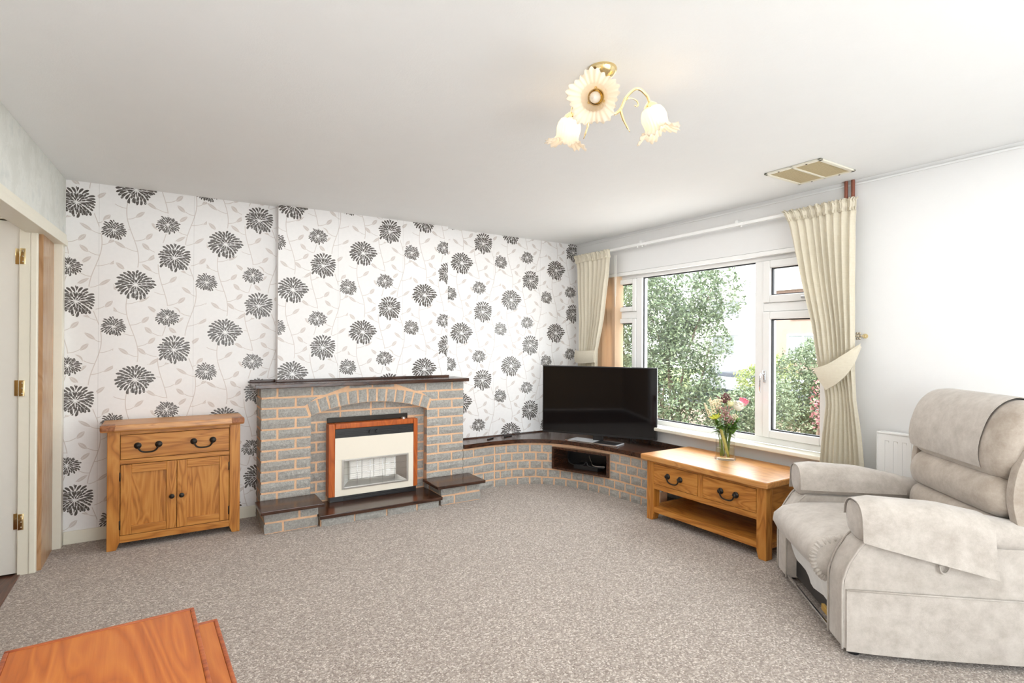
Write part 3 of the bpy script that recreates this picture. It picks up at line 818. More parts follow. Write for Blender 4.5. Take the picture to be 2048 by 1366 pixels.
# ------------------------------------------------------------------ low curved brick bench in the corner
be = thing('corner_bench', 'low curved grey brick bench with dark wooden top filling the corner under the television', 'bench', (3.1, 4.1, 0))
BO = (3.1, 4.1, 0)
path = catmull([(2.268, 4.38, 0), (2.6, 4.405, 0), (2.90, 4.355, 0), (3.085, 4.225, 0), (3.225, 4.02, 0), (3.315, 3.715, 0), (3.36, 3.33, 0), (3.368, 3.085, 0)], 14)
dl = [0]
for a, b in zip(path, path[1:]): dl.append(dl[-1]+(b-a).length)
def at(s):
    s = max(0, min(dl[-1], s))
    for i in range(len(dl)-1):
        if s <= dl[i+1]:
            t = (s-dl[i])/(dl[i+1]-dl[i]); return path[i].lerp(path[i+1], t), (path[i+1]-path[i]).normalized()
    return path[-1], (path[-1]-path[-2]).normalized()
def out_n(t): return Vector((t.y, -t.x, 0))      # towards the room
def s_of(x, y): return min((hypot(p.x-x, p.y-y), d) for p, d in zip(path, dl))[1]
NS0, NS1, NZ0, NZ1 = s_of(3.12, 4.18), s_of(3.335, 3.645), .155, .365
BTOP = .393
co = MB(BO)
def shell(s0, s1, z0, z1, depth=.09, inset=.007):
    n = max(2, int((s1-s0)/.05)); rings = []
    for i in range(n+1):
        p, t = at(lerp(s0, s1, i/n)); nn = out_n(t); a = p-nn*inset; b = p-nn*depth
        rings.append([(a.x, a.y, z0), (b.x, b.y, z0), (b.x, b.y, z1), (a.x, a.y, z1)])
    co.loft(rings)
shell(0, NS0, 0, BTOP); shell(NS1, dl[-1], 0, BTOP); shell(NS0, NS1, 0, NZ0); shell(NS0, NS1, NZ1, BTOP)
co.build('mortar', MORTAR, be)
def bbrick(s0, s1, z0, z1):
    p, t = at((s0+s1)/2); q0, q1 = at(s0)[0], at(s1)[0]; mq = (q0+q1)/2
    p = p.lerp(mq, .8)+out_n(t)*.0015       # chord of the curve, so that both ends stay proud of the joint
    t = (q1-q0).normalized(); brick(be, 0, s1-s0, z0, z1, loc=(p.x, p.y, (z0+z1)/2), rot=(0, 0, atan2(t.y, t.x)), org=BO, d=.05)
for k in range(5):
    z1 = TOP-.004-(k+8)*CR; z0 = max(z1-BH, .0)
    s = .0; i = 0
    seq = [.105, .215, .105] if k % 2 == 0 else [.215, .105, .046]
    while s < dl[-1]-.05:
        l = seq[i] if i < 3 else .102
        e = s+l
        if z1 > NZ0+.004 and z0 < NZ1-.004:
            if s < NS0-JT*.4 and e > NS0-JT: e = NS0-JT*.6
            if s >= NS0-JT*.4 and s < NS1+JT*.6: s = NS1+JT*.7; e = s+(.055 if k % 2 else .1)
        if e-s > .025: bbrick(s, e, z0, z1)
        s = e+JT; i += 1
# wooden lining and back of the niche
pa, _ = at(NS0); pb, _ = at(NS1); nd = (pb-pa).normalized(); nn = out_n(nd)
NL = (pb-pa).length
nm = Matrix.Translation(pa+nn*.012) @ Matrix(((nd.x, -nn.x, 0, 0), (nd.y, -nn.y, 0, 0), (0, 0, 1, 0), (0, 0, 0, 1)))
fr_ = MB(BO)
for lo, hi in (((-.002, 0, NZ0), (.022, .26, NZ1)), ((NL-.022, 0, NZ0), (NL+.002, .26, NZ1)), ((.022, 0, NZ0), (NL-.022, .26, NZ0+.02)), ((.022, 0, NZ1-.02), (NL-.022, .26, NZ1))): fr_.box(lo, hi, .002, mat=nm)
fr_.build('niche_frame', DARKW['x'], be)
MB(BO).box((0, .26, NZ0), (NL, .27, NZ1), mat=nm).build('niche_back', BLACKP, be)
# top board with a thin upstand along the walls
fpth = [at(lerp(0, dl[-1], i/60)) for i in range(61)]
top = [(p+out_n(t)*.016) for p, t in fpth]
tp = [(2.27, YW-.003)]+[(p.x, p.y) for p in top]+[(XW-.003, top[-1].y), (XW-.003, YW-.003)]
MB(BO).poly([(x, y, BTOP) for x, y in tp], (0, 0, .037)).build('bench_top', DARKW['x'], be)
MB(BO).box((2.27, YW-.014, .43), (XW-.016, YW-.003, .442), .002).box((XW-.016, 3.085, .43), (XW-.003, YW-.003, .468), .002).build('upstand', DARKW['x'], be)
# clutter in the niche
def in_niche(x, y, z): v = nm @ Vector((x, y, z)); return (v.x, v.y, v.z)
bx = MB(); bx.box((.20, .06, NZ0+.0205), (.45, .2, NZ0+.06), .004, mat=nm)
o = bx.build('set_top_box', BLACKP); tag(o, 'low black box lying inside the niche of the brick bench', 'box')
cab = MB(); cab.tube(catmull([in_niche(*p) for p in ((.09, .2, NZ1-.03), (.10, .12, NZ0+.12), (.16, .08, NZ0+.06), (.30, .06, NZ0+.066), (.34, .05, NZ0+.10), (.38, .04, NZ0+.066), (.52, .06, NZ0+.066))], 10), .005, 6)
o = cab.build('cable', BLACKP, None, True); tag(o, 'black cable looped across the niche of the brick bench', 'cable')
cab = MB(); cab.tube(catmull([in_niche(*p) for p in ((.33, .12, NZ1-.06), (.37, .09, NZ0+.10), (.42, .05, NZ0+.075), (.53, .05, NZ0+.08))], 10), .004, 6)
o = cab.build('cable', SILVER, None, True); tag(o, 'shiny grey cable at the right in the niche of the brick bench', 'cable')

# ------------------------------------------------------------------ gas fire
gf = thing('gas_fire', 'wood veneered gas fire with cream front and silver radiant window, in the brick opening', 'heater', (1.453, 4.365, .0855))
GO = (1.453, 4.365, .0855); GY, GB = 4.365, 4.447
gx0, gx1, gz0, gz1 = 1.083, 1.823, .128, .70
cs = MB(GO); ch = .016
for lo, hi in (((gx0, GY-.0, gz0), (gx0+.05, GB, gz1)), ((gx1-.038, GY, gz0), (gx1, GB, gz1)), ((gx0+.05, GY, gz1-.042), (gx1-.038, GB, gz1))): cs.box(lo, hi, .007, 3)
cs.build('veneer_case', MAHOG['z'], gf)
MB(GO).box((gx0+.05, GY+.071, gz0), (gx1-.038, GB, gz1-.042)).build('back_box', BLACKP, gf)
ix0, ix1 = gx0+.05, gx1-.038
cp = MB(GO).box((ix0, GY+.004, .587), (ix1, GY+.03, .657), .002)
for k in range(3): cp.box((ix0+.01, GY+.001, .632-k*.014), (ix0+.5, GY+.005, .638-k*.014), .001)
for k in range(4): cp.box((ix1-.125, GY+.001, .64-k*.013), (ix1-.01, GY+.005, .645-k*.013), .001)
cp.build('control_band', BLACKP, gf)
for x in (1.415, 1.47): part_label(MB(GO).lathe([(0, -.012), (.014, -.012), (.015, 0)], (x, GY+.002, .622), 12, Matrix(((1, 0, 0), (0, 0, 1), (0, -1, 0))) @ Matrix.Diagonal((1, 1, 1))).build('knob', BLACKP, gf, angle=40), 'black control knob')
wx0, wx1, wz0, wz1 = 1.186, 1.740, .180, .415
MB(GO).box((ix0, GY+.002, wz1), (ix1, GY+.028, .587), .002).box((ix0, GY+.002, gz0), (ix1, GY+.028, wz0), .002).box((ix0, GY+.002, wz0), (wx0, GY+.028, wz1)).box((wx1, GY+.002, wz0), (ix1, GY+.028, wz1)).build('cream_front', CREAMM, gf)
bezel = MB(GO); e = .016
for lo, hi in (((wx0, GY-.004, wz0), (wx0+e, GY+.02, wz1)), ((wx1-e, GY-.004, wz0), (wx1, GY+.02, wz1)), ((wx0+e, GY-.004, wz0), (wx1-e, GY+.02, wz0+e)), ((wx0+e, GY-.004, wz1-e), (wx1-e, GY+.02, wz1))): bezel.box(lo, hi, .003)
bezel.build('bezel', SILVER, gf)
# sloping reflector sides around the radiants (recessed)
iy = GY+.066; rx0, rx1, rz0_, rz1_ = 1.262, 1.652, .238, .390
R = MB(GO)
A_ = [(wx0+e, GY+.01, wz0+e), (wx1-e, GY+.01, wz0+e), (wx1-e, GY+.01, wz1-e), (wx0+e, GY+.01, wz1-e)]
B_ = [(rx0, iy, rz0_), (rx1, iy, rz0_), (rx1, iy, rz1_), (rx0, iy, rz1_)]
for k in range(4): R.face((A_[k], A_[(k+1) % 4], B_[(k+1) % 4], B_[k]))
R.build('reflector', SILVER, gf)
MB(GO).box((rx0-.004, iy+.0005, rz0_-.004), (rx1+.004, iy+.004, rz1_+.004)).build('radiant_backing', CERAM, gf)
w_ = (rx1-rx0)/4
for k in range(4):
    a, b = rx0+k*w_+.004, rx0+(k+1)*w_-.004; rd = MB(GO).box((a, iy-.012, rz0_), (b, iy+.004, rz1_), .003)
    for j in range(8):
        z = lerp(rz0_+.02, rz1_-.012, j/7)
        for c0 in (a+.006, (a+b)/2+.003): rd.box((c0, iy-.018, z-.0035), (c0+(b-a)/2-.009, iy-.011, z+.0035), .001)
    rd.build('radiant', CERAM, gf)
gd = MB(GO)
for k in range(1, 5):
    x = lerp(wx0+e, wx1-e, k/5); gd.tube([(x, GY-.001, wz1-e), (x, GY-.006, (wz0+wz1)/2), (x, GY-.001, wz0+e)], .0014, 5)
for j in range(1, 4):
    z = lerp(wz0+e, wz1-e, j/4); gd.tube([(wx0+e, GY-.002, z), (wx1-e, GY-.002, z)], .0012, 5)
gd.build('wire_guard', CHROME, gf, True)
bs = MB(GO).box((gx0+.012, GY+.008, .0856), (gx1-.01, GB-.01, gz0), .003)
for k in range(2): bs.box((1.20, GY+.002, .112-k*.016), (1.74, GY+.009, .119-k*.016), .002)
bs.build('base', BLACKP, gf)
MB(GO).box((gx0+.005, GB-.012, .700), (1.758, GB-.002, .742), .004).build('draught_plate', BLACKM, gf)
MB(GO).lathe([(.02, 0), (.02, .012), (.012, .016), (0, .016)], (1.71, GY+.05, .70), 14).build('dial', SILVER, gf, angle=40)

# ------------------------------------------------------------------ television
STANDM = plain('silver_stand_paint', srgb(214, 216, 220), .3, .2, var=.02)
A2 = Vector((3.085, 4.32, 0)); B2 = Vector((3.657, 3.387, 0)); dv = (B2-A2).normalized(); TW = (B2-A2).length
mid = (A2+B2)/2
tv = thing('television', 'large black flat screen television on the dark corner bench', 'television', (mid.x+.03, mid.y+.02, .4305), atan2(dv.y, dv.x))
back = .02                                  # local y + is away from the room
def T(): return MB((.0, .0, 0))
hw, tz0, tz1 = TW/2, .058, .70
yo = -.02
MB().box((-hw, yo, tz0), (hw, yo+.028, tz1), .004).build('bezel', BLACKP, tv)
MB().box((-hw+.011, yo-.0015, tz0+.02), (hw-.011, yo+.002, tz1-.011)).build('screen', SCREEN, tv)
MB().box((-hw*.7, yo+.027, tz0+.08), (hw*.7, yo+.06, tz1-.16), .015).build('rear_housing', BLACKP, tv)
st = MB(); rz = Matrix.Rotation(radians(-12), 4, 'Z')
st.box((-.25, -.13, 0), (.25, .045, .012), .004, mat=rz)
part_label(st.build('stand_base', STANDM, tv), 'silver stand base')
MB().box((-.27, -.137, .0), (.27, -.126, .013), .003, mat=rz).build('stand_trim', CHROME, tv)
MB().box((.02, -.12, .0122), (.245, .03, .0135), .0005, mat=rz).build('stand_inlay', BLACKP, tv)
MB().box((-.05, .01, .012), (.05, .03, .09), .006).box((-.05, .01, .08), (.05, .05, .2), .006).build('stand_neck', BLACKP, tv)
for i, (x, y, a, lab) in enumerate(((2.615, 4.50, .5, 'small black pen-like stick on the bench, left of the two near the wall'), (2.83, 4.53, .25, 'small black pen-like stick on the bench, the one nearer the television'))):
    o = MB().box((-.05, -.009, 0), (.05, .009, .012), .004).build('black_stick', BLACKP); o.location = (x, y, .4302); o.rotation_euler = (0, 0, a); tag(o, lab, 'stick', 'black sticks on the bench')

# ------------------------------------------------------------------ oak furniture
def bail(root, c, along, outv, span=.115, drop=.042):
    """drop handle: two bosses and a hanging bow. along/outv unit vectors, c centre between the bosses"""
    c = Vector(c); a = Vector(along); n = Vector(outv); hb = MB()
    zax = Matrix((a, n.cross(a), n)).transposed()
    for s in (-1, 1): hb.lathe([(.021, 0), (.021, .004), (.014, .009), (.011, .016), (.013, .022), (.006, .027), (0, .027)], c+a*s*span/2, 14, zax)
    pts = [(-.5, 0), (-.46, -.35), (-.36, -.8), (-.2, -1), (0, -1.04), (.2, -1), (.36, -.8), (.46, -.35), (.5, 0)]
    hb.tube(catmull([c+a*(x*span)+Vector((0, 0, z*drop))+n*.018 for x, z in pts], 4), .0052, 8)
    return hb
sb = thing('sideboard', 'small golden oak sideboard with one drawer and two doors against the floral wall', 'sideboard', (.075, 4.46, 0))
SO = (.075, 4.46, 0); sy0, sy1 = 4.316, 4.600
lx0, lx1 = -.305, .457
def Bx(): return MB(SO)
tpm = Bx(); tpm.poly([(-.342, sy0-.022, .760), (.482, sy0-.022, .760), (.482, sy1+.008, .760), (-.342, sy1+.008, .760)], (0, 0, .045), .012)
tpm.build('top', OAKTOP['x'], sb)
for x in (-.342, .397):
    part_label(Bx().box((x-.0008, sy0-.0232, .764), (x+.0858, sy0+.06, .8058), .011).build('breadboard_end', OAKD, sb), 'darker cross-grain end piece of the top')
for (xa, xb) in ((lx0, lx0+.067), (lx1-.067, lx1)):
    inner = 1 if xa < 0 else -1
    q = [(xa, 0), (xb, 0), (xb, .76), (xa, .76)] 
    if inner > 0: q = [(xa, 0), (xb-.018, 0), (xb, .045), (xb, .76), (xa, .76)]
    else: q = [(xa+.018, 0), (xb, 0), (xb, .76), (xa, .76), (xa, .045)]
    Bx().poly([(x, sy0, z) for x, z in q], (0, .05, 0), .004).build('leg', OAK['z'], sb)
    Bx().box((xa, sy1-.05, 0), (xb, sy1, .76), .004).build('leg', OAK['z'], sb)
Bx().box((lx0+.004, sy0+.05, .06), (lx0+.024, sy1-.05, .76)).box((lx1-.024, sy0+.05, .06), (lx1-.004, sy1-.05, .76)).build('side_panel', OAK['z'], sb)
Bx().box((lx0+.067, sy0+.003, .738), (lx1-.067, sy0+.03, .760), .002).build('top_rail', OAK['x'], sb)
Bx().box((lx0+.067, sy0+.003, .548), (lx1-.067, sy0+.03, .577), .002).build('middle_rail', OAK['x'], sb)
Bx().box((lx0+.067, sy0+.003, .044), (lx1-.067, sy0+.03, .089), .002).build('plinth_rail', OAK['x'], sb)
Bx().box((lx0+.02, sy0+.024, .05), (lx1-.02, sy0+.034, .75)).box((lx0+.02, sy1-.03, .05), (lx1-.02, sy1-.02, .75)).box((lx0+.02, sy0+.03, .06), (lx1-.02, sy1-.02, .08)).build('carcass', OAKD, sb)
dr = Bx().box((-.235, sy0+.001, .580), (.387, sy0+.022, .735), .003).build('drawer', OAK['x'], sb)
for x in (-.086, .229): part_label(bail(sb, (x, sy0, .663), (1, 0, 0), (0, -1, 0)).build('handle', BLACKM, dr, angle=40), 'black iron drop handle').data.transform(Matrix.Translation(-Vector(SO)))
for (xa, xb, hinge, kx) in ((-.234, .0735, -.237, .047), (.0765, .387, .387, .103)):
    d_ = Bx(); fw_ = .058
    d_.box((xa, sy0+.001, .092), (xa+fw_, sy0+.022, .544), .003).box((xb-fw_, sy0+.001, .092), (xb, sy0+.022, .544), .003)
    do = d_.build('door', OAK['z'], sb)
    for za, zb in ((.488, .544), (.092, .146)): Bx().box((xa+fw_, sy0+.0015, za), (xb-fw_, sy0+.022, zb), .003).build('rail', OAK['x'], do)
    Bx().box((xa+fw_, sy0+.013, .146), (xb-fw_, sy0+.022, .488)).build('panel', OAK['z'], do)
    part_label(Bx().lathe([(.006, 0), (.006, .008), (.010, .012), (.0155, .017), (.0155, .023), (.010, .028), (0, .03)], (kx, sy0+.001, .310), 14, Matrix(((1, 0, 0), (0, 0, -1), (0, 1, 0)))).build('knob', BLACKM, do, angle=45), 'round black iron knob')
    for z in (.16, .47): Bx().tube([(hinge, sy0-.001, z-.028), (hinge, sy0-.001, z+.028)], .004, 8).build('hinge', BLACKM, do, True)

ct = thing('coffee_table', 'golden oak coffee table with two drawers and a low shelf beside the window', 'coffee table', (3.44, 2.52, 0))
TO = (3.44, 2.52, 0); cx0, cx1, cy0, cy1 = 3.150, 3.66, 2.022, 3.014
def Cx(): return MB(TO)
Cx().box((cx0-.03, cy0-.026, .452), (3.69, cy1+.045, .495), .013, 3).build('top', OAKTOP['y'], ct)
for xa in (cx0, cx1-.067):
    for ya in (cy0, cy1-.067):
        if xa == cx0:
            q = [(ya+(0 if ya == cy0 else .016), 0), (ya+.067-(.016 if ya == cy0 else 0), 0), (ya+.067, .05), (ya+.067, .452), (ya, .452), (ya, .05)]
            Cx().poly([(xa, y, z) for y, z in q], (.067, 0, 0), .004).build('leg', OAK['z'], ct)
        else: Cx().box((xa, ya, 0), (xa+.067, ya+.067, .452), .004).build('leg', OAK['z'], ct)
for za, zb in ((.434, .452), (.241, .279)): Cx().box((cx0+.003, cy0+.067, za), (cx0+.03, cy1-.067, zb), .002).build('rail', OAK['y'], ct)
Cx().box((cx0+.003, 2.500, .279), (cx0+.03, 2.540, .434), .002).build('divider', OAK['z'], ct)
Cx().box((cx1-.03, cy0+.067, .241), (cx1-.003, cy1-.067, .452), .002).box((cx0+.03, cy0+.067, .241), (cx1-.03, cy1-.067, .25)).build('apron', OAK['y'], ct)
for y0, y1, ff in ((cy0+.003, cy0+.028, cy0+.009), (cy1-.028, cy1-.003, cy1-.014)):
    Cx().box((cx0+.067, y0, .405), (cx1-.067, y1, .452), .002).box((cx0+.067, y0, .241), (cx1-.067, y1, .29), .002).box((cx0+.067, ff, .29), (cx1-.067, ff+.008, .405)).build('end_panel', OAK['x'], ct)
for (ya, yb, hy) in ((2.092, 2.497, 2.293), (2.543, 2.947, 2.75)):
    dr = Cx().box((cx0+.001, ya, .2815), (cx0+.022, yb, .432), .003).build('drawer', OAK['y'], ct)
    h = bail(ct, (cx0, hy, .362), (0, 1, 0), (-1, 0, 0)).build('handle', BLACKM, dr, angle=40); h.data.transform(Matrix.Translation(-Vector(TO))); part_label(h, 'black iron drop handle')
Cx().box((cx0+.006, cy0+.01, .062), (cx1-.006, cy1-.01, .102), .004).build('shelf', OAK['y'], ct)

# nest of teak tables, lower left
def nest_table(name, label, c, hx, hy, h, th, rz):
    r = thing(name, label, 'side table', (c[0], c[1], 0), rz, group='nest of tables')
    e = .012
    MB().box((-hx+e, -hy+e, h-th+.002), (hx-e, hy-e, h-.003), .001).build('top', TEAK['y'], r)
    ed = MB().box((-hx, hy-e, h-th), (hx, hy, h), .004).box((-hx, -hy, h-th), (hx, -hy+e, h), .004).box((-hx, -hy+e, h-th), (-hx+e, hy-e, h), .004).box((hx-e, -hy+e, h-th), (hx, hy-e, h), .004)
    part_label(ed.build('lipped_edge', TEAKD['x'], r), 'darker raised teak lip round the top')
    for xa in (-hx+.014, hx-.044):
        for ya in (-hy+.003, hy-.019): MB().box((xa, ya, 0), (xa+.03, ya+.016, h-th), .004).build('leg', TEAKD['z'], r)
    for ya in (-hy+.005, hy-.017):
        for za, zb in ((h-th-.05, h-th), (.05, .075)): MB().box((-hx+.044, ya, za), (hx-.044, ya+.012, zb), .003).build('side_rail', TEAKD['x'], r)
    return r
NR = radians(2.5); NC = Vector((-.127, 1.7155, 0))
nest_table('nest_table', 'larger orange teak nest table, the upper one at the lower left', NC, .224, .29, .5, .022, NR)
nest_table('nest_table', 'smaller teak nest table slipped under the larger one and showing at its right', NC+Vector((.087*cos(NR), .087*sin(NR), 0)), .20, .266, .456, .02, NR)

# ------------------------------------------------------------------ vase of flowers on the coffee table
VX, VY, VZ = 3.50, 2.575, .4955
va = thing('glass_vase', 'clear glass vase half filled with water on the coffee table', 'vase', (VX, VY, VZ))
VO = (VX, VY, VZ)
outer = [(.0, .0), (.074, .0), (.076, .006), (.070, .012), (.067, .03), (.066, .10), (.068, .18), (.073, .235)]
inner = [(.070, .235), (.065, .18), (.063, .10), (.063, .03), (.060, .016), (0, .016)]
MB(VO).lathe(outer, VO, 32).build('vessel', VASEG, va, True)
MB(VO).lathe([(0, .0165), (.059, .0165), (.0625, .03), (.0625, .088), (0, .088)], VO, 28).build('water', WATER, va, angle=40)
STEM = plain('flower_stem_green', srgb(112, 134, 60), .55, var=.2); STEM2 = plain('pale_yellow_stem', srgb(196, 190, 104), .5, var=.15)
PWHITE = plain('white_petal', srgb(240, 238, 224), .7, var=.04); PCREAM = plain('cream_bud', srgb(226, 226, 176), .7, var=.06)
PPINK = plain('pink_petal', srgb(232, 130, 152), .6, var=.12); PMAUVE = plain('dusky_mauve_floret', srgb(178, 140, 134), .8, var=.2)
PBURG = plain('burgundy_floret', srgb(112, 66, 70), .8, var=.2); PYEL = plain('lime_yellow_petal', srgb(196, 200, 66), .6, var=.12)
PPALE = plain('pale_blossom', srgb(236, 222, 190), .8, var=.08)
LEAFG = mat_leaf('bouquet_leaf_green', srgb(70, 112, 44), srgb(120, 156, 66))
LEAFB = mat_leaf('eucalyptus_leaf', srgb(112, 142, 122), srgb(150, 172, 150))
# local frame seen from the room: e1 runs to the right along the table, e2 towards the window
e1, e2 = Vector((.84, -.54, 0)), Vector((.54, .84, 0))
def vp(a, b, z): q = Vector(VO)+e1*a+e2*b; return Vector((q.x, q.y, VZ+z))
def flower(name, label, head, kind, r, mat, foot=(0, 0), stem=STEM, sr=.0026, seed=1, org=None):
    """one stem standing in the vase with its head; head=(a,b,z) in the vase frame"""
    rnd = random.Random(seed)
    H = vp(*head); f0 = vp(foot[0], foot[1], .022)
    rim = vp(*[c*.45 for c in head[:2]], .2); rd = Vector((rim.x-VX, rim.y-VY, 0))
    if rd.length > .052: rd *= .052/rd.length
    rim = Vector((VX+rd.x, VY+rd.y, rim.z))
    o = tag(link(name, None), label, 'flower', 'flowers in the glass vase'); o.location = f0
    MB(f0).tube(catmull([f0, rim, H], 8), [sr*1.2]*9+[sr]*8, 6).build('stem', stem, o, True)
    h = MB(f0); d = (H-rim).normalized(); q = d.to_track_quat('Z', 'Y').to_matrix()
    def petal(ang, tilt, L, wd, cup=.3, base=0.0):
        rows = []
        for j in range(5):
            t = j/4; w = wd*sin(pi*min(.96, .12+t*.86))**.8
            rad = base+L*t*cos(tilt-cup*t*t); hh = L*t*sin(tilt+cup*t)
            row = []
            for k in (-1, 0, 1):
                v = Vector((rad*cos(ang)-k*w*sin(ang), rad*sin(ang)+k*w*cos(ang), hh+abs(k)*w*.35)); row.append(H+q @ v)
            rows.append(row)
        for j in range(4):
            for k in range(2): h.face((rows[j][k], rows[j][k+1], rows[j+1][k+1], rows[j+1][k]))
    if kind == 'globe':
        for ring, n in ((.15, 6), (.55, 8), (.95, 9), (1.3, 6)):
            for k in range(n): petal(2*pi*k/n+ring*3, ring*1.15, r*1.0, r*.36, .5)
        h.sphere(H+d*r*.42, r*.74, 14, 10)
    elif kind == 'bud':
        h.sphere(H+d*r*.6, r, 12, 9, (1, 1, 1.05))
        for k in range(6): petal(k*pi/3, 1.0, r*1.5, r*.5, .5)
    elif kind == 'daisy':
        for k in range(11): petal(2*pi*k/11, .25+.1*(k % 2), r, r*.2, .25)
        h.sphere(H+d*r*.1, r*.2, 8, 6)
    elif kind == 'spray':
        for k in range(64):
            v = Vector((rnd.gauss(0, .5), rnd.gauss(0, .5), rnd.uniform(-.8, .7)))*r
            h.sphere(H+q @ v, r*rnd.uniform(.07, .15), 6, 4, (1, 1, rnd.uniform(.7, 1.5)))
            if k % 4 == 0: h.tube([H-d*r*1.1, H+q @ v], .0008, 4)
    elif kind == 'spike':
        for k in range(60):
            t = rnd.random(); a = k*2.4; w = .42*(1-.7*t)*rnd.uniform(.5, 1)
            h.sphere(H+d*(r*2.6*(t-.5))+q @ Vector((cos(a), sin(a), 0))*r*w, r*rnd.uniform(.08, .15), 6, 4, (1, 1, rnd.uniform(.8, 1.5)))
    h.build('bloom', mat, o, True)
    return o
flower('flower', 'pink flower leaning out at the right of the vase', (.135, .02, .405), 'globe', .042, PPINK, (.02, 0), seed=2)
flower('flower', 'round white flower right of centre in the vase', (.085, -.01, .375), 'globe', .052, PWHITE, (.01, .01), seed=3)
flower('flower', 'small cream bud near the top of the bouquet', (.028, -.02, .40), 'bud', .021, PCREAM, (0, -.02), seed=4)
flower('flower', 'burgundy spray at the very top of the bouquet', (.0, .01, .455), 'spray', .042, PBURG, (-.01, 0), seed=5)
flower('flower', 'burgundy spray just right of the topmost one in the bouquet', (.02, .03, .44), 'spray', .036, PBURG, (.02, .02), seed=15)
flower('flower', 'lime yellow star flower low at the left of the vase', (-.078, -.03, .30), 'daisy', .046, PYEL, (-.03, 0), seed=6)
flower('flower', 'mauve spray in the middle of the bouquet', (-.022, -.03, .355), 'spray', .05, PMAUVE, (.0, .02), seed=7)
flower('flower', 'mauve spray low in the front of the bouquet', (-.002, -.05, .30), 'spray', .042, PMAUVE, (.01, -.02), seed=8)
flower('flower', 'pale blossom spike at the upper left of the bouquet', (-.10, .0, .40), 'spike', .045, PPALE, (-.02, -.01), seed=9)
flower('flower', 'pale blossom spike leaning furthest left from the vase', (-.125, .02, .36), 'spike', .04, PPALE, (-.03, .01), seed=10)
flower('flower', 'pale cream spray between the left spikes and the burgundy top', (-.055, .01, .41), 'spray', .045, PPALE, (-.02, .02), seed=11)
flower('flower', 'small pinkish white spray under the round white flower', (.05, -.04, .315), 'spray', .03, PPALE, (.02, -.02), seed=12)
def leafspray(name, label, pts, n, L, wd, mat, seed, stem=STEM, sr=.0035, cat='foliage'):
    rnd = random.Random(seed); P = catmull([vp(*p) for p in pts], 8); org = P[0]
    o = tag(link(name, None), label, cat, 'leafy stems in the glass vase'); o.location = org
    MB(org).tube(P, sr, 6).build('stem', stem, o, True)
    for k in range(n):
        t = lerp(.55, 1, k/max(1, n-1)); p = P[int(t*(len(P)-1))]
        d = Vector((rnd.uniform(-1, 1), rnd.uniform(-1, 1), rnd.uniform(-.2, .9))).normalized(); s = d.cross(Vector((0, 0, 1))).normalized(); u = s.cross(d)
        lf = MB(org); rows = []
        for j in range(6):
            q = j/5; w = wd*sin(pi*min(.97, .05+q*.92)); c = p+d*L*q-Vector((0, 0, 1))*L*.25*q*q
            rows.append([c-s*w+u*w*.3, c, c+s*w+u*w*.3])
        for j in range(5):
            for i in range(2): lf.face((rows[j][i], rows[j][i+1], rows[j+1][i+1], rows[j+1][i]))
        lf.build('leaf', mat, o, True)
leafspray('leafy_stem', 'glossy green leaves at the right of the bouquet below the white flower', [(.01, 0, .03), (.03, -.01, .2), (.075, -.03, .29)], 18, .068, .024, LEAFG, 21)
leafspray('leafy_stem', 'dark green leaves in the middle at the mouth of the vase', [(0, .02, .03), (.0, -.01, .18), (.01, -.04, .29)], 26, .07, .02, LEAFG, 22)
leafspray('leafy_stem', 'narrow green leaves drooping over the right rim of the vase', [(.02, -.01, .03), (.045, 0, .2), (.10, 0, .23)], 7, .06, .009, LEAFG, 23)
leafspray('leafy_stem', 'grey green leaves at the back right of the vase', [(.03, .02, .03), (.035, .02, .17), (.05, .04, .33)], 18, .065, .021, LEAFB, 24)
leafspray('leafy_stem', 'green leaves under the yellow flower at the left rim', [(-.02, -.02, .03), (-.04, -.02, .19), (-.085, -.04, .28)], 18, .065, .016, LEAFG, 25)
leafspray('leafy_stem', 'thick pale yellow stalk crossing the water in the vase', [(.018, -.01, .02), (-.012, -.02, .13), (-.045, -.03, .23)], 5, .05, .012, LEAFG, 26, STEM2, .012)

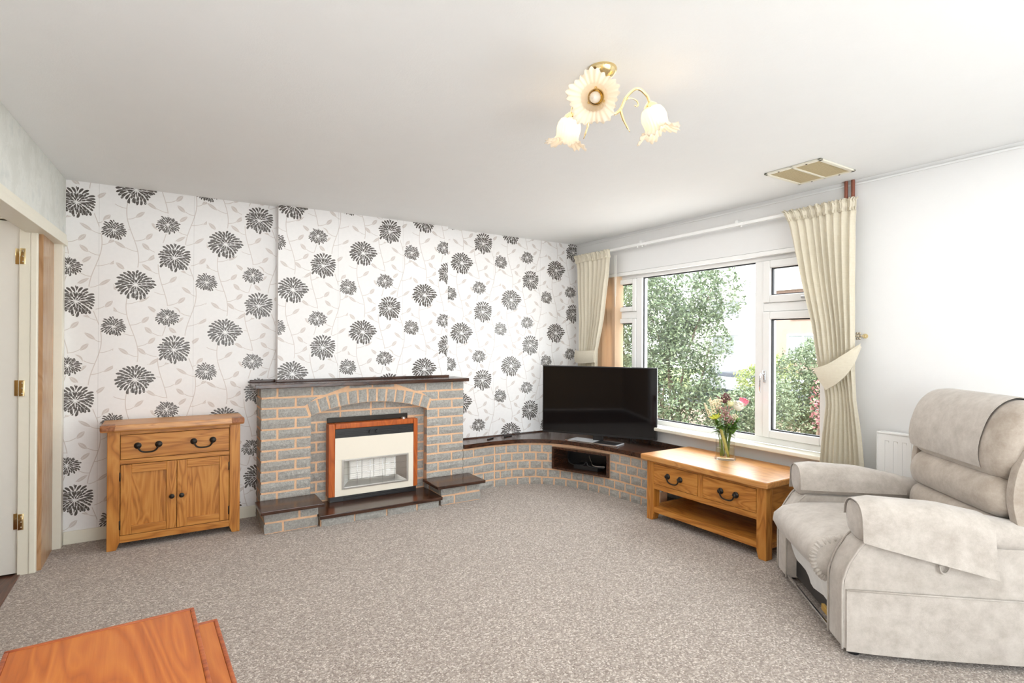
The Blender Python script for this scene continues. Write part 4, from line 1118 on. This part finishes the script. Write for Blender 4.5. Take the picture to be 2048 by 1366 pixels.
# ------------------------------------------------------------------ ceiling light
CX_, CY_ = 1.42, 1.60
cl = thing('ceiling_light', 'brass three-arm ceiling light with frosted tulip glass shades', 'ceiling light', (CX_, CY_, CZ))
LO = (CX_, CY_, CZ)
DOWN = Matrix(((1, 0, 0), (0, -1, 0), (0, 0, -1)))
MB(LO).lathe([(0, 0), (.054, 0), (.056, .006), (.053, .014), (.040, .030), (.022, .040), (.012, .046), (.010, .06), (0, .062)], LO, 28, DOWN).build('canopy', BRASS, cl, angle=50)
MB(LO).lathe([(.006, .05), (.006, .11), (.016, .118), (.02, .13), (.014, .145), (.007, .155), (.011, .166), (0, .178)], LO, 18, DOWN).build('stem', BRASS, cl, angle=50)
vf = Vector((sin(yaw), cos(yaw), 0)); vr = Vector((cos(yaw), -sin(yaw), 0))
def arm(theta, tilt_out, lit, dz):
    d = vr*cos(theta)+vf*sin(theta); s = Vector((0, 0, 1)).cross(d)
    C0 = Vector(LO)
    def P(r, z, off=0): q = C0+d*r+s*off; return Vector((q.x, q.y, CZ+z))
    a = MB(LO).tube(catmull([P(.01, -.135), P(.045, -.17), P(.075, -.15), P(.10, -.10), P(.145, -.078+dz), P(.185, -.10+dz), P(.20, -.135+dz)], 8), .0055, 8)
    ao = a.build('arm', BRASS, cl, True)
    lf = MB(LO)
    lf.tube(catmull([P(.075, -.15), P(.088, -.19), P(.115, -.235)], 6), [.006]*3+[.0055]*4+[.004]*4+[.002]*2, 6)
    lf.tube(catmull([P(.085, -.13), P(.105, -.105), P(.135, -.105), P(.15, -.12), P(.145, -.132), P(.135, -.128)], 5), .0028, 6)
    lf.build('leaf_scroll', BRASS, ao, True)
    # shade: axis points down and outwards
    top = P(.20, -.135+dz); ax = (d*sin(tilt_out)-Vector((0, 0, cos(tilt_out)))).normalized()
    M3 = ax.to_track_quat('Z', 'X').to_matrix()
    cup = MB(LO).lathe([(0, -.012), (.012, -.01), (.026, .004), (.029, .02), (.027, .022)], top, 18, M3); cup.build('shade_holder', BRASS, ao, angle=50)
    for k in range(3): MB(LO).sphere(top+M3 @ Vector((.031*cos(k*2.09), .031*sin(k*2.09), .014)), .005, 8, 6).build('thumbscrew', BRASS, ao, True)
    prof = [(.027, .010), (.038, .018), (.047, .035), (.050, .055), (.047, .075), (.046, .088), (.054, .102), (.070, .112), (.084, .117)]
    n = 150; rings = []
    for j, (r, h) in enumerate(prof):
        w = max(0, (j-4)/4)**1.4; wp_ = .25+.75*min(1, j/6)
        ring = []
        for k in range(n):
            t = 2*pi*k/n; ru = 1+w*(.075*cos(5*t)+.025*cos(25*t)); hz = h+w*(.012*cos(5*t+.6)+.005*sin(25*t))
            pl = 1+.022*wp_*cos(25*t)
            ring.append(top+M3 @ Vector((r*ru*pl*cos(t), r*ru*pl*sin(t), hz)))
        rings.append(ring)
    inner = [[p-(p-(top+ax*(p-top).dot(ax))).normalized()*.0022 for p in ring] for ring in rings]
    MB(LO).loft(rings+inner[::-1], caps=False).build('glass_shade', SHADE, cl, True)
    bm_ = MB(LO).lathe([(.008, .012), (.010, .022), (.016, .036), (.0195, .05), (.016, .066), (.008, .078), (0, .084)], top, 14, M3)
    b = bm_.build('bulb', BULB_ON if lit else BULB_OFF, cl, True)
    part_label(b, 'glowing warm bulb' if lit else 'unlit pearl bulb')
    lp = top+ax*.05
    if lit: lamp('bulb_glow', 'POINT', lp, 8, (1, .74, .42), size=.022)
arm(radians(13), .35, True, .016); arm(radians(120.5), .30, True, .026); arm(radians(255), 1.14, False, -.062)

# ------------------------------------------------------------------ riser recliner armchair
RZ = atan2(-.664, .747)
ac = thing('armchair', 'beige chenille riser recliner armchair with pillow back beside the coffee table', 'armchair', (2.475, 1.23, 0), RZ)
def selli(cy, cz, ry, rz_, x, n=20, p=2.6, rot=0):
    """superellipse ring in the y-z plane at x"""
    out = []
    for k in range(n):
        t = 2*pi*k/n; c, s = cos(t), sin(t)
        y = ry*math.copysign(abs(c)**(2/p), c); z = rz_*math.copysign(abs(s)**(2/p), s)
        out.append((x, cy+y*cos(rot)-z*sin(rot), cz+y*sin(rot)+z*cos(rot)))
    return out
AWD = .155; WID = .88
def armprof(): return [(0.0, .036), (0.0, .29), (.008, .345), (.030, .405), (.072, .475), (.10, .505), (.82, .505), (.82, .036)]
for b0, near in ((0, True), (WID-AWD, False)):
    MB().poly([(a, b0, z) for a, z in armprof()], (0, AWD, 0), .012).build('arm_panel', CHENILLE, ac, angle=35)
    sgn = 0 if near else b0+AWD
    for bb in ((b0+.004, b0+AWD-.004)):
        MB().tube(catmull([(a-.002, bb, z) for a, z in armprof()[:6]], 4), .005, 6).build('piping', CHENILLE, ac, True)
    # roll of the arm
    cb = b0+AWD/2-(.004 if near else -.004); rows = []
    for x, h, wd in ((.072, .02, .03), (.070, .055, .062), (.074, .075, .082), (.086, .083, .092), (.12, .086, .095), (.25, .085, .095), (.42, .078, .093), (.58, .066, .09), (.72, .058, .085), (.80, .055, .08)):
        top = pw(x, [(.07, .655), (.14, .668), (.40, .655), (.62, .612), (.80, .588)])
        cz = top-h; rows.append(selli(cb, cz, wd, h, x, 24, 2.5))
    MB().loft(rows).build('arm_roll', CHENILLE, ac, True)
    y = b0-.004 if near else b0+AWD+.004
    s_ = -1 if near else 1
    pk = MB()
    rows = []
    for j in range(9):
        x = lerp(.012, .815, j/8); row = []
        for k in range(8):
            z = lerp(.030, .292, k/7); pu = (.004+.005*sin(x*9+z*14)*sin(z*11))*(1 if 0 < j < 8 else .4)
            row.append((x, y+s_*pu, z-.006*sin(x*5)*(k == 0)))
        rows.append(row+[(p[0], y-s_*.003, p[2]) for p in row[::-1]])
    pk.loft(rows).build('side_pocket', CHENILLE, ac, angle=50)
    MB().tube([(.012, y+s_*.004, .292), (.4, y+s_*.006, .293), (.815, y+s_*.004, .294)], .004, 6).build('pocket_hem', CHENILLE, ac, True)
# seat cushion
def cushion(rows, name, mat, parent=ac): return MB().loft(rows).build(name, mat, parent, True)
SB0, SB1 = AWD+.002, WID-AWD-.002
rows = []
for y, k in ((SB0, .86), (SB0+.012, .96), (SB0+.05, 1), (.44, 1.04), (SB1-.05, 1), (SB1-.012, .96), (SB1, .86)):
    prof = [(.60, .42), (.60, .475), (.40, .482), (.20, .480), (.06, .470), (-.03, .447), (-.072, .405), (-.078, .36), (-.055, .315), (-.02, .278), (.0, .268), (.03, .275), (.10, .30), (.60, .30)]
    cx, cz = .25, .38
    rows.append([(cx+(a-cx)*(.95+.05*k), y, cz+(z-cz)*k) for a, z in prof])
cushion(rows, 'seat_cushion', CHENILLE)
# gathered corner of the seat cover next to the near arm
gp = catmull([(.12, SB0+.014, .462), (.03, SB0+.012, .452), (-.035, SB0+.010, .425), (-.062, SB0+.008, .38), (-.058, SB0+.008, .33), (-.03, SB0+.010, .285), (-.005, SB0+.012, .268)], 16)
ru = MB().tube(gp, [.0125+.0045*sin(i*1.25)+.002*sin(i*.61) for i in range(len(gp))], 10)
ru.build('seat_gathers', CHENILLE, ac, True)
# opening under the seat: liner, dark footrest and steel rail
MB().box((.05, SB0, .05), (.07, SB1, .29)).build('footrest_board', BLACKP, ac)
rows = []
for j in range(13):
    y = lerp(SB0, SB1, j/12); zb = pw(j/12, [(0, .10), (.3, .115), (.55, .105), (.8, .15), (1, .16)])
    rows.append([(lerp(.012, .044, q)+.006*sin(j*1.3+q*3), y, lerp(.285, zb, q)) for q in (0, .25, .5, .75, 1)]+[(lerp(.016, .048, q)+.006*sin(j*1.3+q*3), y, lerp(.285, zb, q)) for q in (1, .75, .5, .25, 0)])
MB().loft(rows).build('liner', LINER, ac, angle=50)
MB().box((.0, SB0, .046), (.012, SB1, .056), .003).build('steel_rail', CHROME, ac)
MB().box((.014, SB0+.05, .075), (.03, SB0+.12, .105), .004).build('yellow_catch', plain('ochre_plastic', srgb(176, 140, 60), .5), ac)
# back shell and pillows
def pillow(name, prof, b0, b1, mat, fullness=.82, edge=.045):
    c = (sum(a for a, z in prof)/len(prof), sum(z for a, z in prof)/len(prof)); rows = []
    N = 15
    for j in range(N):
        t = j/(N-1); y = lerp(b0, b1, t); u = abs(t*2-1)
        k = (1-max(0, u-fullness)**2/(1-fullness)**2*(1-.55)) if u > fullness else 1+.02*cos(u*pi/2)
        rows.append([(c[0]+(a-c[0])*k, y, c[1]+(z-c[1])*k) for a, z in prof])
    return MB().loft(rows).build(name, mat, ac, True)
def smooth_prof(P): return [(p.x, p.y) for p in catmull([(a, z, 0) for a, z in P], 5)][:-1]
MB().poly([(a, .12, z) for a, z in ((.70, .3), (.74, .75), (.77, 1.0), (.82, 1.03), (.875, .97), (.865, .3))], (0, .62, 0), .03).build('back_shell', CHENILLE2, ac, angle=40)
lum = [(.74, .475), (.655, .455), (.61, .49), (.605, .55), (.63, .60), (.70, .615), (.78, .6), (.78, .5), (.74, .475)]
pillow('lower_back_cushion', smooth_prof(lum), .10, .735, CHENILLE2)
lum = [(.75, .60), (.68, .60), (.628, .625), (.612, .69), (.637, .755), (.69, .785), (.77, .79), (.81, .72), (.80, .63), (.75, .60)]
pillow('lumbar_pillow', smooth_prof(lum), .07, .75, CHENILLE2)
hd_ = [(.74, .775), (.685, .765), (.644, .80), (.636, .87), (.652, .95), (.69, 1.035), (.75, 1.09), (.82, 1.10), (.868, 1.05), (.872, .95), (.84, .82), (.74, .775)]
pillow('head_pillow', smooth_prof(hd_), .05, .765, CHENILLE2, .80)
for b, s_ in ((.045, -1), (.765, 1)):
    wp = smooth_prof([(.62, .60), (.60, .72), (.62, .85), (.67, .95), (.74, .995), (.79, .98), (.815, .9), (.815, .62), (.62, .60)])
    MB().poly([(a+.06, b-.022, z-.02) for a, z in wp], (0, .044, 0), .02).build('back_wing', CHENILLE2, ac, angle=50)
for a, b in ((.06, .05), (.74, .05), (.06, .83), (.74, .83)): MB().lathe([(.025, 0), (.025, .03), (.018, .038)], (a, b, 0), 12, caps=True).build('foot', BLACKP, ac, angle=40)
lpv = MB().tube(catmull([(.365, -.012, .425), (.37, -.016, .40), (.385, -.014, .392), (.40, -.012, .405), (.405, -.012, .43)], 5), .004, 6).build('fabric_loop', CHENILLE, ac, True)
# loose covers: on each arm and over the head pillow
def place_local(o): o.location = (2.475, 1.23, 0); o.rotation_euler = (0, 0, RZ); return o
def draped(name, label, rows, mat, thick=.004):
    """rows of points (local to the chair); thickened downwards along the row normal"""
    b = MB(); R_ = []
    for r in rows:
        q = []
        for i, p in enumerate(r):
            a = Vector(r[max(0, i-1)]); c = Vector(r[min(len(r)-1, i+1)]); t = (c-a); n = Vector((1, 0, 0)).cross(t).normalized() if abs(t.x) < .9*t.length else Vector((0, 0, 1))
            q.append(tuple(Vector(p)-n*thick))
        R_.append(list(r)+q[::-1])
    o = b.loft(R_).build(name, mat, None, angle=50); tag(o, label, 'chair cover', 'loose chair covers'); return place_local(o)
def arm_cover(near):
    rows = []; N = 14
    for j in range(N):
        t = j/(N-1); x = lerp(.068, .565 if near else .60, t)
        top = pw(x, [(.07, .655), (.14, .668), (.40, .655), (.62, .612)])
        k = .9 if j == 0 else (1 if j > 1 else .97)
        hgt, wd, cb = .088, .100*k, AWD/2-.004
        bot = pw(t, [(0, .505), (.45, .452), (1, .392)]) if near else .505
        inn = .575 if near else .535
        row = []
        # inner hang
        row.append((x, cb+wd+.002, inn))
        for q in range(13):
            th = lerp(.12, pi-.06, q/12); c, s = cos(th), sin(th)
            y = cb+wd*math.copysign(abs(c)**.8, c); z = top-hgt+hgt*abs(s)**.8+.006
            row.append((x, y, z))
        zl = row[-1][2]
        for q in range(1, 5):
            z = lerp(zl-.01, bot, q/4); flare = .012*(q/4)**2*(1+.4*sin(x*16)); row.append((x, cb-wd-.004-flare*(.3+t)+.012*max(0, (.52-z)/.1)*0, z))
        if not near: row = [(p[0], WID-p[1], p[2]) for p in row]
        rows.append(row)
    return rows
draped('arm_cover', 'loose beige cover over the near arm of the armchair, hanging lower at its back corner', arm_cover(True), CHENILLE)
draped('arm_cover', 'loose beige cover over the far arm of the armchair beside the coffee table', arm_cover(False), CHENILLE)
rows = []
pf = [(.6425, .800), (.638, .81), (.630, .87), (.647, .952), (.685, 1.04), (.748, 1.098), (.82, 1.109), (.876, 1.055), (.880, .97)]
pfs = [(p.x, p.y) for p in catmull([(a, z, 0) for a, z in pf], 4)]
for j in range(12):
    t = j/11; y = lerp(.19, .757, t); k = 1 if t < .8 else 1-.055*((t-.8)/.2)**2
    cx, cz = .755, .93
    rows.append([(cx+(a-cx)*k-.004, y, cz+(z-cz)*k+.006*(z > .9)) for a, z in pfs])
b = MB(); R_ = []
for r in rows:
    q = [(p[0]+(.755-p[0])*.02, p[1], p[2]+(.93-p[2])*.02) for p in r]; R_.append(r+q[::-1])
o = b.loft(R_).build('headrest_cover', CHENILLE, None, angle=50); tag(o, 'loose beige cover draped over the headrest of the armchair', 'chair cover', 'loose chair covers'); place_local(o)

# ------------------------------------------------------------------ outside: garden, road, cars, houses
GZ = -.25
GRASS = plain('rough_grass', srgb(120, 130, 84), .9, var=.3, scale=6)
SOIL = plain('leaf_litter', srgb(128, 106, 88), .95, var=.35, scale=18, bump=.6, bscale=40)
ROAD = plain('pale_tarmac', srgb(150, 150, 150), .85, var=.08, scale=20)
struct(MB().box((XW+.27, -12, GZ-.7), (11, 24, GZ)).build('ground', SOIL))
struct(MB().box((11, -30, GZ-.7), (21, 60, GZ-.6)).build('ground_road', ROAD))
struct(MB().box((21, -30, GZ-.7), (60, 60, GZ)).build('ground_verge', GRASS))
LF = [mat_leaf('laurel_leaf', srgb(84, 100, 76), srgb(138, 150, 116), .3), mat_leaf('shrub_leaf', srgb(96, 112, 84), srgb(150, 160, 128), .4),
      mat_leaf('hedge_leaf', srgb(120, 140, 80), srgb(190, 196, 130), .45), mat_leaf('red_leaf', srgb(128, 78, 80), srgb(186, 130, 128), .5)]
BARK = plain('grey_brown_bark', srgb(112, 98, 84), .95, var=.25, scale=20, bump=.6, bscale=50)
def foliage_mesh(rnd, blobs, n, size, elong=2.0):
    V, F = [], []
    tot = sum(b[3]*b[4]*b[5] for b in blobs)
    for (cx, cy, cz, rx, ry, rz_) in blobs:
        for _ in range(int(n*rx*ry*rz_/tot)):
            while True:
                d = Vector((rnd.uniform(-1, 1), rnd.uniform(-1, 1), rnd.uniform(-1, 1)))
                if .02 < d.length < 1: break
            d = d.normalized()*(d.length**.45)
            wob = 1+.28*noise.noise(Vector((d.x*2.6+cx, d.y*2.6+cy, d.z*2.6+cz)))
            p = Vector((cx+d.x*rx*wob, cy+d.y*ry*wob, cz+d.z*rz_*wob))
            ax = Vector((rnd.gauss(0, 1), rnd.gauss(0, 1), rnd.gauss(0, .7)-.2)).normalized(); nr = Vector((rnd.gauss(0, .7), rnd.gauss(0, .7), 1)).normalized()
            sd = ax.cross(nr).normalized(); s = size*rnd.uniform(.6, 1.3); up_ = sd.cross(ax)
            k = len(V); w = s/elong
            V += [p-ax*s*.5, p+sd*w*.5+up_*w*.14, p+ax*s*.5-up_*s*.06, p-sd*w*.5+up_*w*.14, p]
            F += [(k, k+1, k+4), (k+1, k+2, k+4), (k+2, k+3, k+4), (k+3, k, k+4)]
    me = bpy.data.meshes.new('foliage'); me.from_pydata(V, [], F); return me
def shrub(name, label, cat, base, blobs, n, size, mat, seed, stems=5, group='garden shrubs'):
    rnd = random.Random(seed); root = thing(name, label, cat, base, group=group)
    me = foliage_mesh(rnd, [(b[0]-base[0], b[1]-base[1], b[2]-base[2], *b[3:]) for b in blobs], n, size); me.materials.append(mat)
    o = link('foliage', me, root); o['kind'] = 'stuff'
    for k in range(stems):
        b = blobs[k % len(blobs)]
        tgt = Vector((b[0]-base[0]+rnd.uniform(-.3, .3)*b[3], b[1]-base[1]+rnd.uniform(-.5, .5)*b[4], b[2]-base[2]+rnd.uniform(-.2, .5)*b[5]))
        st_ = Vector((rnd.uniform(-.12, .12), rnd.uniform(-.12, .12), 0))
        md = st_.lerp(tgt, .5)+Vector((rnd.uniform(-.15, .15), rnd.uniform(-.15, .15), 0))
        r0 = .03 if size < .09 else .05
        MB().tube(catmull([st_, md, tgt], 6), [lerp(r0, r0*.3, i/12) for i in range(13)], 7).build('branch', BARK, root, True)
    return root
shrub('laurel_tree', 'tall green laurel outside filling the left half of the big window pane', 'tree', (7.2, 6.3, GZ),
      [(7.0, 6.9, 1.6, .9, .9, 1.0), (7.2, 6.2, 2.1, .7, .75, .75), (7.1, 5.75, 1.45, .55, .50, .55), (7.0, 6.2, .75, .75, .8, .65), (7.3, 5.5, 2.15, .45, .38, .45), (7.1, 7.4, .5, .8, .8, .7), (6.9, 5.6, .3, .6, .45, .5), (7.3, 7.9, 2.0, .8, .8, .9)], 46000, .062, LF[0], 31, 9)
shrub('low_shrub', 'pale green shrub outside at the foot of the big pane behind the flowers', 'shrub', (7.1, 4.95, GZ),
      [(7.1, 4.95, .30, .5, .42, .40), (7.2, 4.55, .42, .4, .30, .42), (7.2, 5.25, .25, .4, .3, .32)], 9000, .05, LF[1], 32, 5)
shrub('round_shrub', 'dense shrub seen through the right-hand casement', 'shrub', (8.6, 4.7, GZ),
      [(8.6, 4.8, .75, .6, .55, .62), (8.5, 4.35, 1.05, .5, .5, .55), (8.6, 4.5, .35, .7, .75, .5), (8.6, 3.9, .8, .5, .5, .6)], 20000, .055, LF[1], 33, 6)
shrub('yellow_green_hedge', 'yellowish hedge by the road, above the dark car in the big pane', 'hedge', (10.2, 6.9, GZ),
      [(10.2, 6.75, .62, .4, .42, .32), (10.2, 6.35, .8, .4, .35, .35)], 2600, .07, LF[2], 34, 3)
shrub('red_shrub', 'reddish shrub outside, beside the right curtain edge', 'shrub', (7.0, 3.62, GZ),
      [(7.0, 3.66, .62, .3, .16, .42), (7.0, 3.5, .4, .3, .25, .5)], 1300, .05, LF[3], 35, 4)

RED = plain('red_house_brick', srgb(138, 112, 104), .9, var=.15, scale=60)
ROOF = plain('grey_roof_tile', srgb(168, 166, 166), .85, var=.12, scale=30)
RENDER = plain('white_render', srgb(232, 230, 226), .85, var=.03)
DARKG = plain('dark_house_glass', (.16, .17, .18), .12)
def house(label, x, y0, y1, h, ridge, wall, seed, wins, garage=None, group='houses across the road'):
    r = thing('house', label, 'house', (x, (y0+y1)/2, GZ), group=group); O_ = (x, (y0+y1)/2, GZ); D = 7
    MB(O_).poly([(x, y0, GZ), (x+D, y0, GZ), (x+D, y0, h), (x+D/2, y0, ridge), (x, y0, h)], (0, y1-y0, 0)).build('wall', wall, r)
    e = .35
    sl = (ridge-h)/(D/2)
    for s in (0, 1):
        q = [(x-e, h-e*sl+.03), (x+D/2, ridge+.03), (x+D/2, ridge+.13), (x-e, h-e*sl+.13)]
        if s: q = [(2*(x+D/2)-a, z) for a, z in q]
        MB(O_).poly([(a, y0-e, z) for a, z in q], (0, y1-y0+2*e, 0)).build('roof_slope', ROOF, r)
    MB(O_).box((x-e-.06, y0-e, h-e*sl-.02), (x-e+.05, y1+e, h-e*sl+.1)).build('gutter', UPVC, r)
    MB(O_).box((x+D/2-.3, y0+1, ridge-.3), (x+D/2+.3, y0+1.6, ridge+.8)).build('chimney', RED, r)
    for (ya, yb, za, zb) in wins:
        fo = MB(O_); frame_rect(fo, ya, yb, za, zb, .09, x-.07, x+.02, 0); fo.box((x-.06, (ya+yb)/2-.04, za), (x+.02, (ya+yb)/2+.04, zb))
        f2 = fo.build('window', UPVC, r)
        MB(O_).box((x-.03, ya+.08, za+.08), (x-.01, yb-.08, zb-.08)).build('pane', DARKG, f2)
    if garage:
        ya, yb = garage
        g = MB(O_).box((x-2.2, ya, GZ), (x-.01, yb, 2.35)).build('garage', RENDER, r)
        MB(O_).box((x-2.4, ya-.2, 2.35), (x-.01, yb+.2, 2.5)).build('garage_roof', ROOF, g)
        gd_ = MB(O_)
        for k in range(6): gd_.box((x-2.24, ya+.3, GZ+.05+k*.36), (x-2.2, yb-.3, GZ+.38+k*.36), .01)
        gd_.build('garage_door', UPVC, g)
    return r
house('pale house across the road beyond the laurel in the big pane', 30, 19.8, 28.5, 4.6, 6.6, RENDER, 1, [(21, 23.2, 2.9, 4.1), (24.5, 26.5, 2.9, 4.1), (21, 23.2, .6, 2.0)], (23, 27))
house('red brick house across the road seen past the mullion', 29, 13.0, 18.6, 4.6, 7.2, RED, 2, [(13.6, 14.6, 2.7, 3.8), (15.6, 17.2, 2.7, 3.9), (15.6, 17.4, .5, 1.9)])
house('red brick house across the road at the far right of the window', 30, 3.0, 11.6, 4.0, 6.0, RED, 3, [(4, 6, 2.4, 3.5), (8.4, 10.4, 2.4, 3.5), (8, 10.5, .5, 1.8)])

CARG = plain('tyre_rubber', (.02, .02, .022), .8)
def car(label, loc, rz, paint):
    r = thing('car', label, 'car', loc, rz, 'parked cars')
    half = [(-2.05, .35), (-2.1, .62), (-2.0, .88), (-1.1, .98), (-.45, 1.40), (.75, 1.44), (1.55, 1.02), (2.0, .92), (2.08, .6), (2.02, .35)]
    rows = []
    for y, kz, kx in ((-.84, .0, .98), (-.86, .35, 1), (-.70, 1, 1), (.70, 1, 1), (.86, .35, 1), (.84, .0, .98)):
        rows.append([(x*kx, y if z < 1.0 else y*(.86 if z > 1.2 else .94), .35+(z-.35)*(1 if kz == 1 else (min(1, .93) if z <= 1.02 else .93))) for x, z in half])
    MB().loft(rows).build('body', paint, r, angle=28)
    for s in (-1, 1):
        MB().poly([(-.95, s*.79, 1.0), (1.35, s*.79, 1.02), (.72, s*.745, 1.35), (-.42, s*.745, 1.33)], (0, s*.02, 0)).build('side_window', DARKG, r)
        for x in (-1.3, 1.3):
            wh = MB().lathe([(.0, -.1), (.28, -.1), (.32, -.06), (.32, .06), (.28, .1), (0, .1)], (x, s*.78, .32), 20, Matrix(((1, 0, 0), (0, 0, 1), (0, -1, 0)))).build('wheel', CARG, r, angle=40)
            MB().lathe([(.0, -.105), (.19, -.105), (.19, .105), (0, .105)], (x, s*.78, .32), 14, Matrix(((1, 0, 0), (0, 0, 1), (0, -1, 0)))).build('wheel_trim', SILVER, wh, angle=40)
        MB().box((-2.09, s*.5-.16, .66), (-2.02, s*.5+.16, .80), .02).build('headlamp', CHROME, r)
    MB().poly([(-1.08, -.66, 1.0), (-1.08, .66, 1.0), (-.5, .62, 1.37), (-.5, -.62, 1.37)], (-.03, 0, .02)).build('windscreen', DARKG, r)
    MB().poly([(1.5, -.66, 1.06), (1.5, .66, 1.06), (.82, .62, 1.40), (.82, -.62, 1.40)], (.03, 0, .02)).build('rear_window', DARKG, r)
    return r
car('dark blue car parked outside behind the low shrub in the big pane', (13.2, 8.75, GZ-.6), radians(82), plain('dark_blue_car_paint', (.012, .015, .022), .5, spec=.15))
car('silver white car parked further off in front of the houses', (19.3, 13.3, GZ-.6), radians(85), plain('white_car_paint', srgb(226, 228, 232), .2))
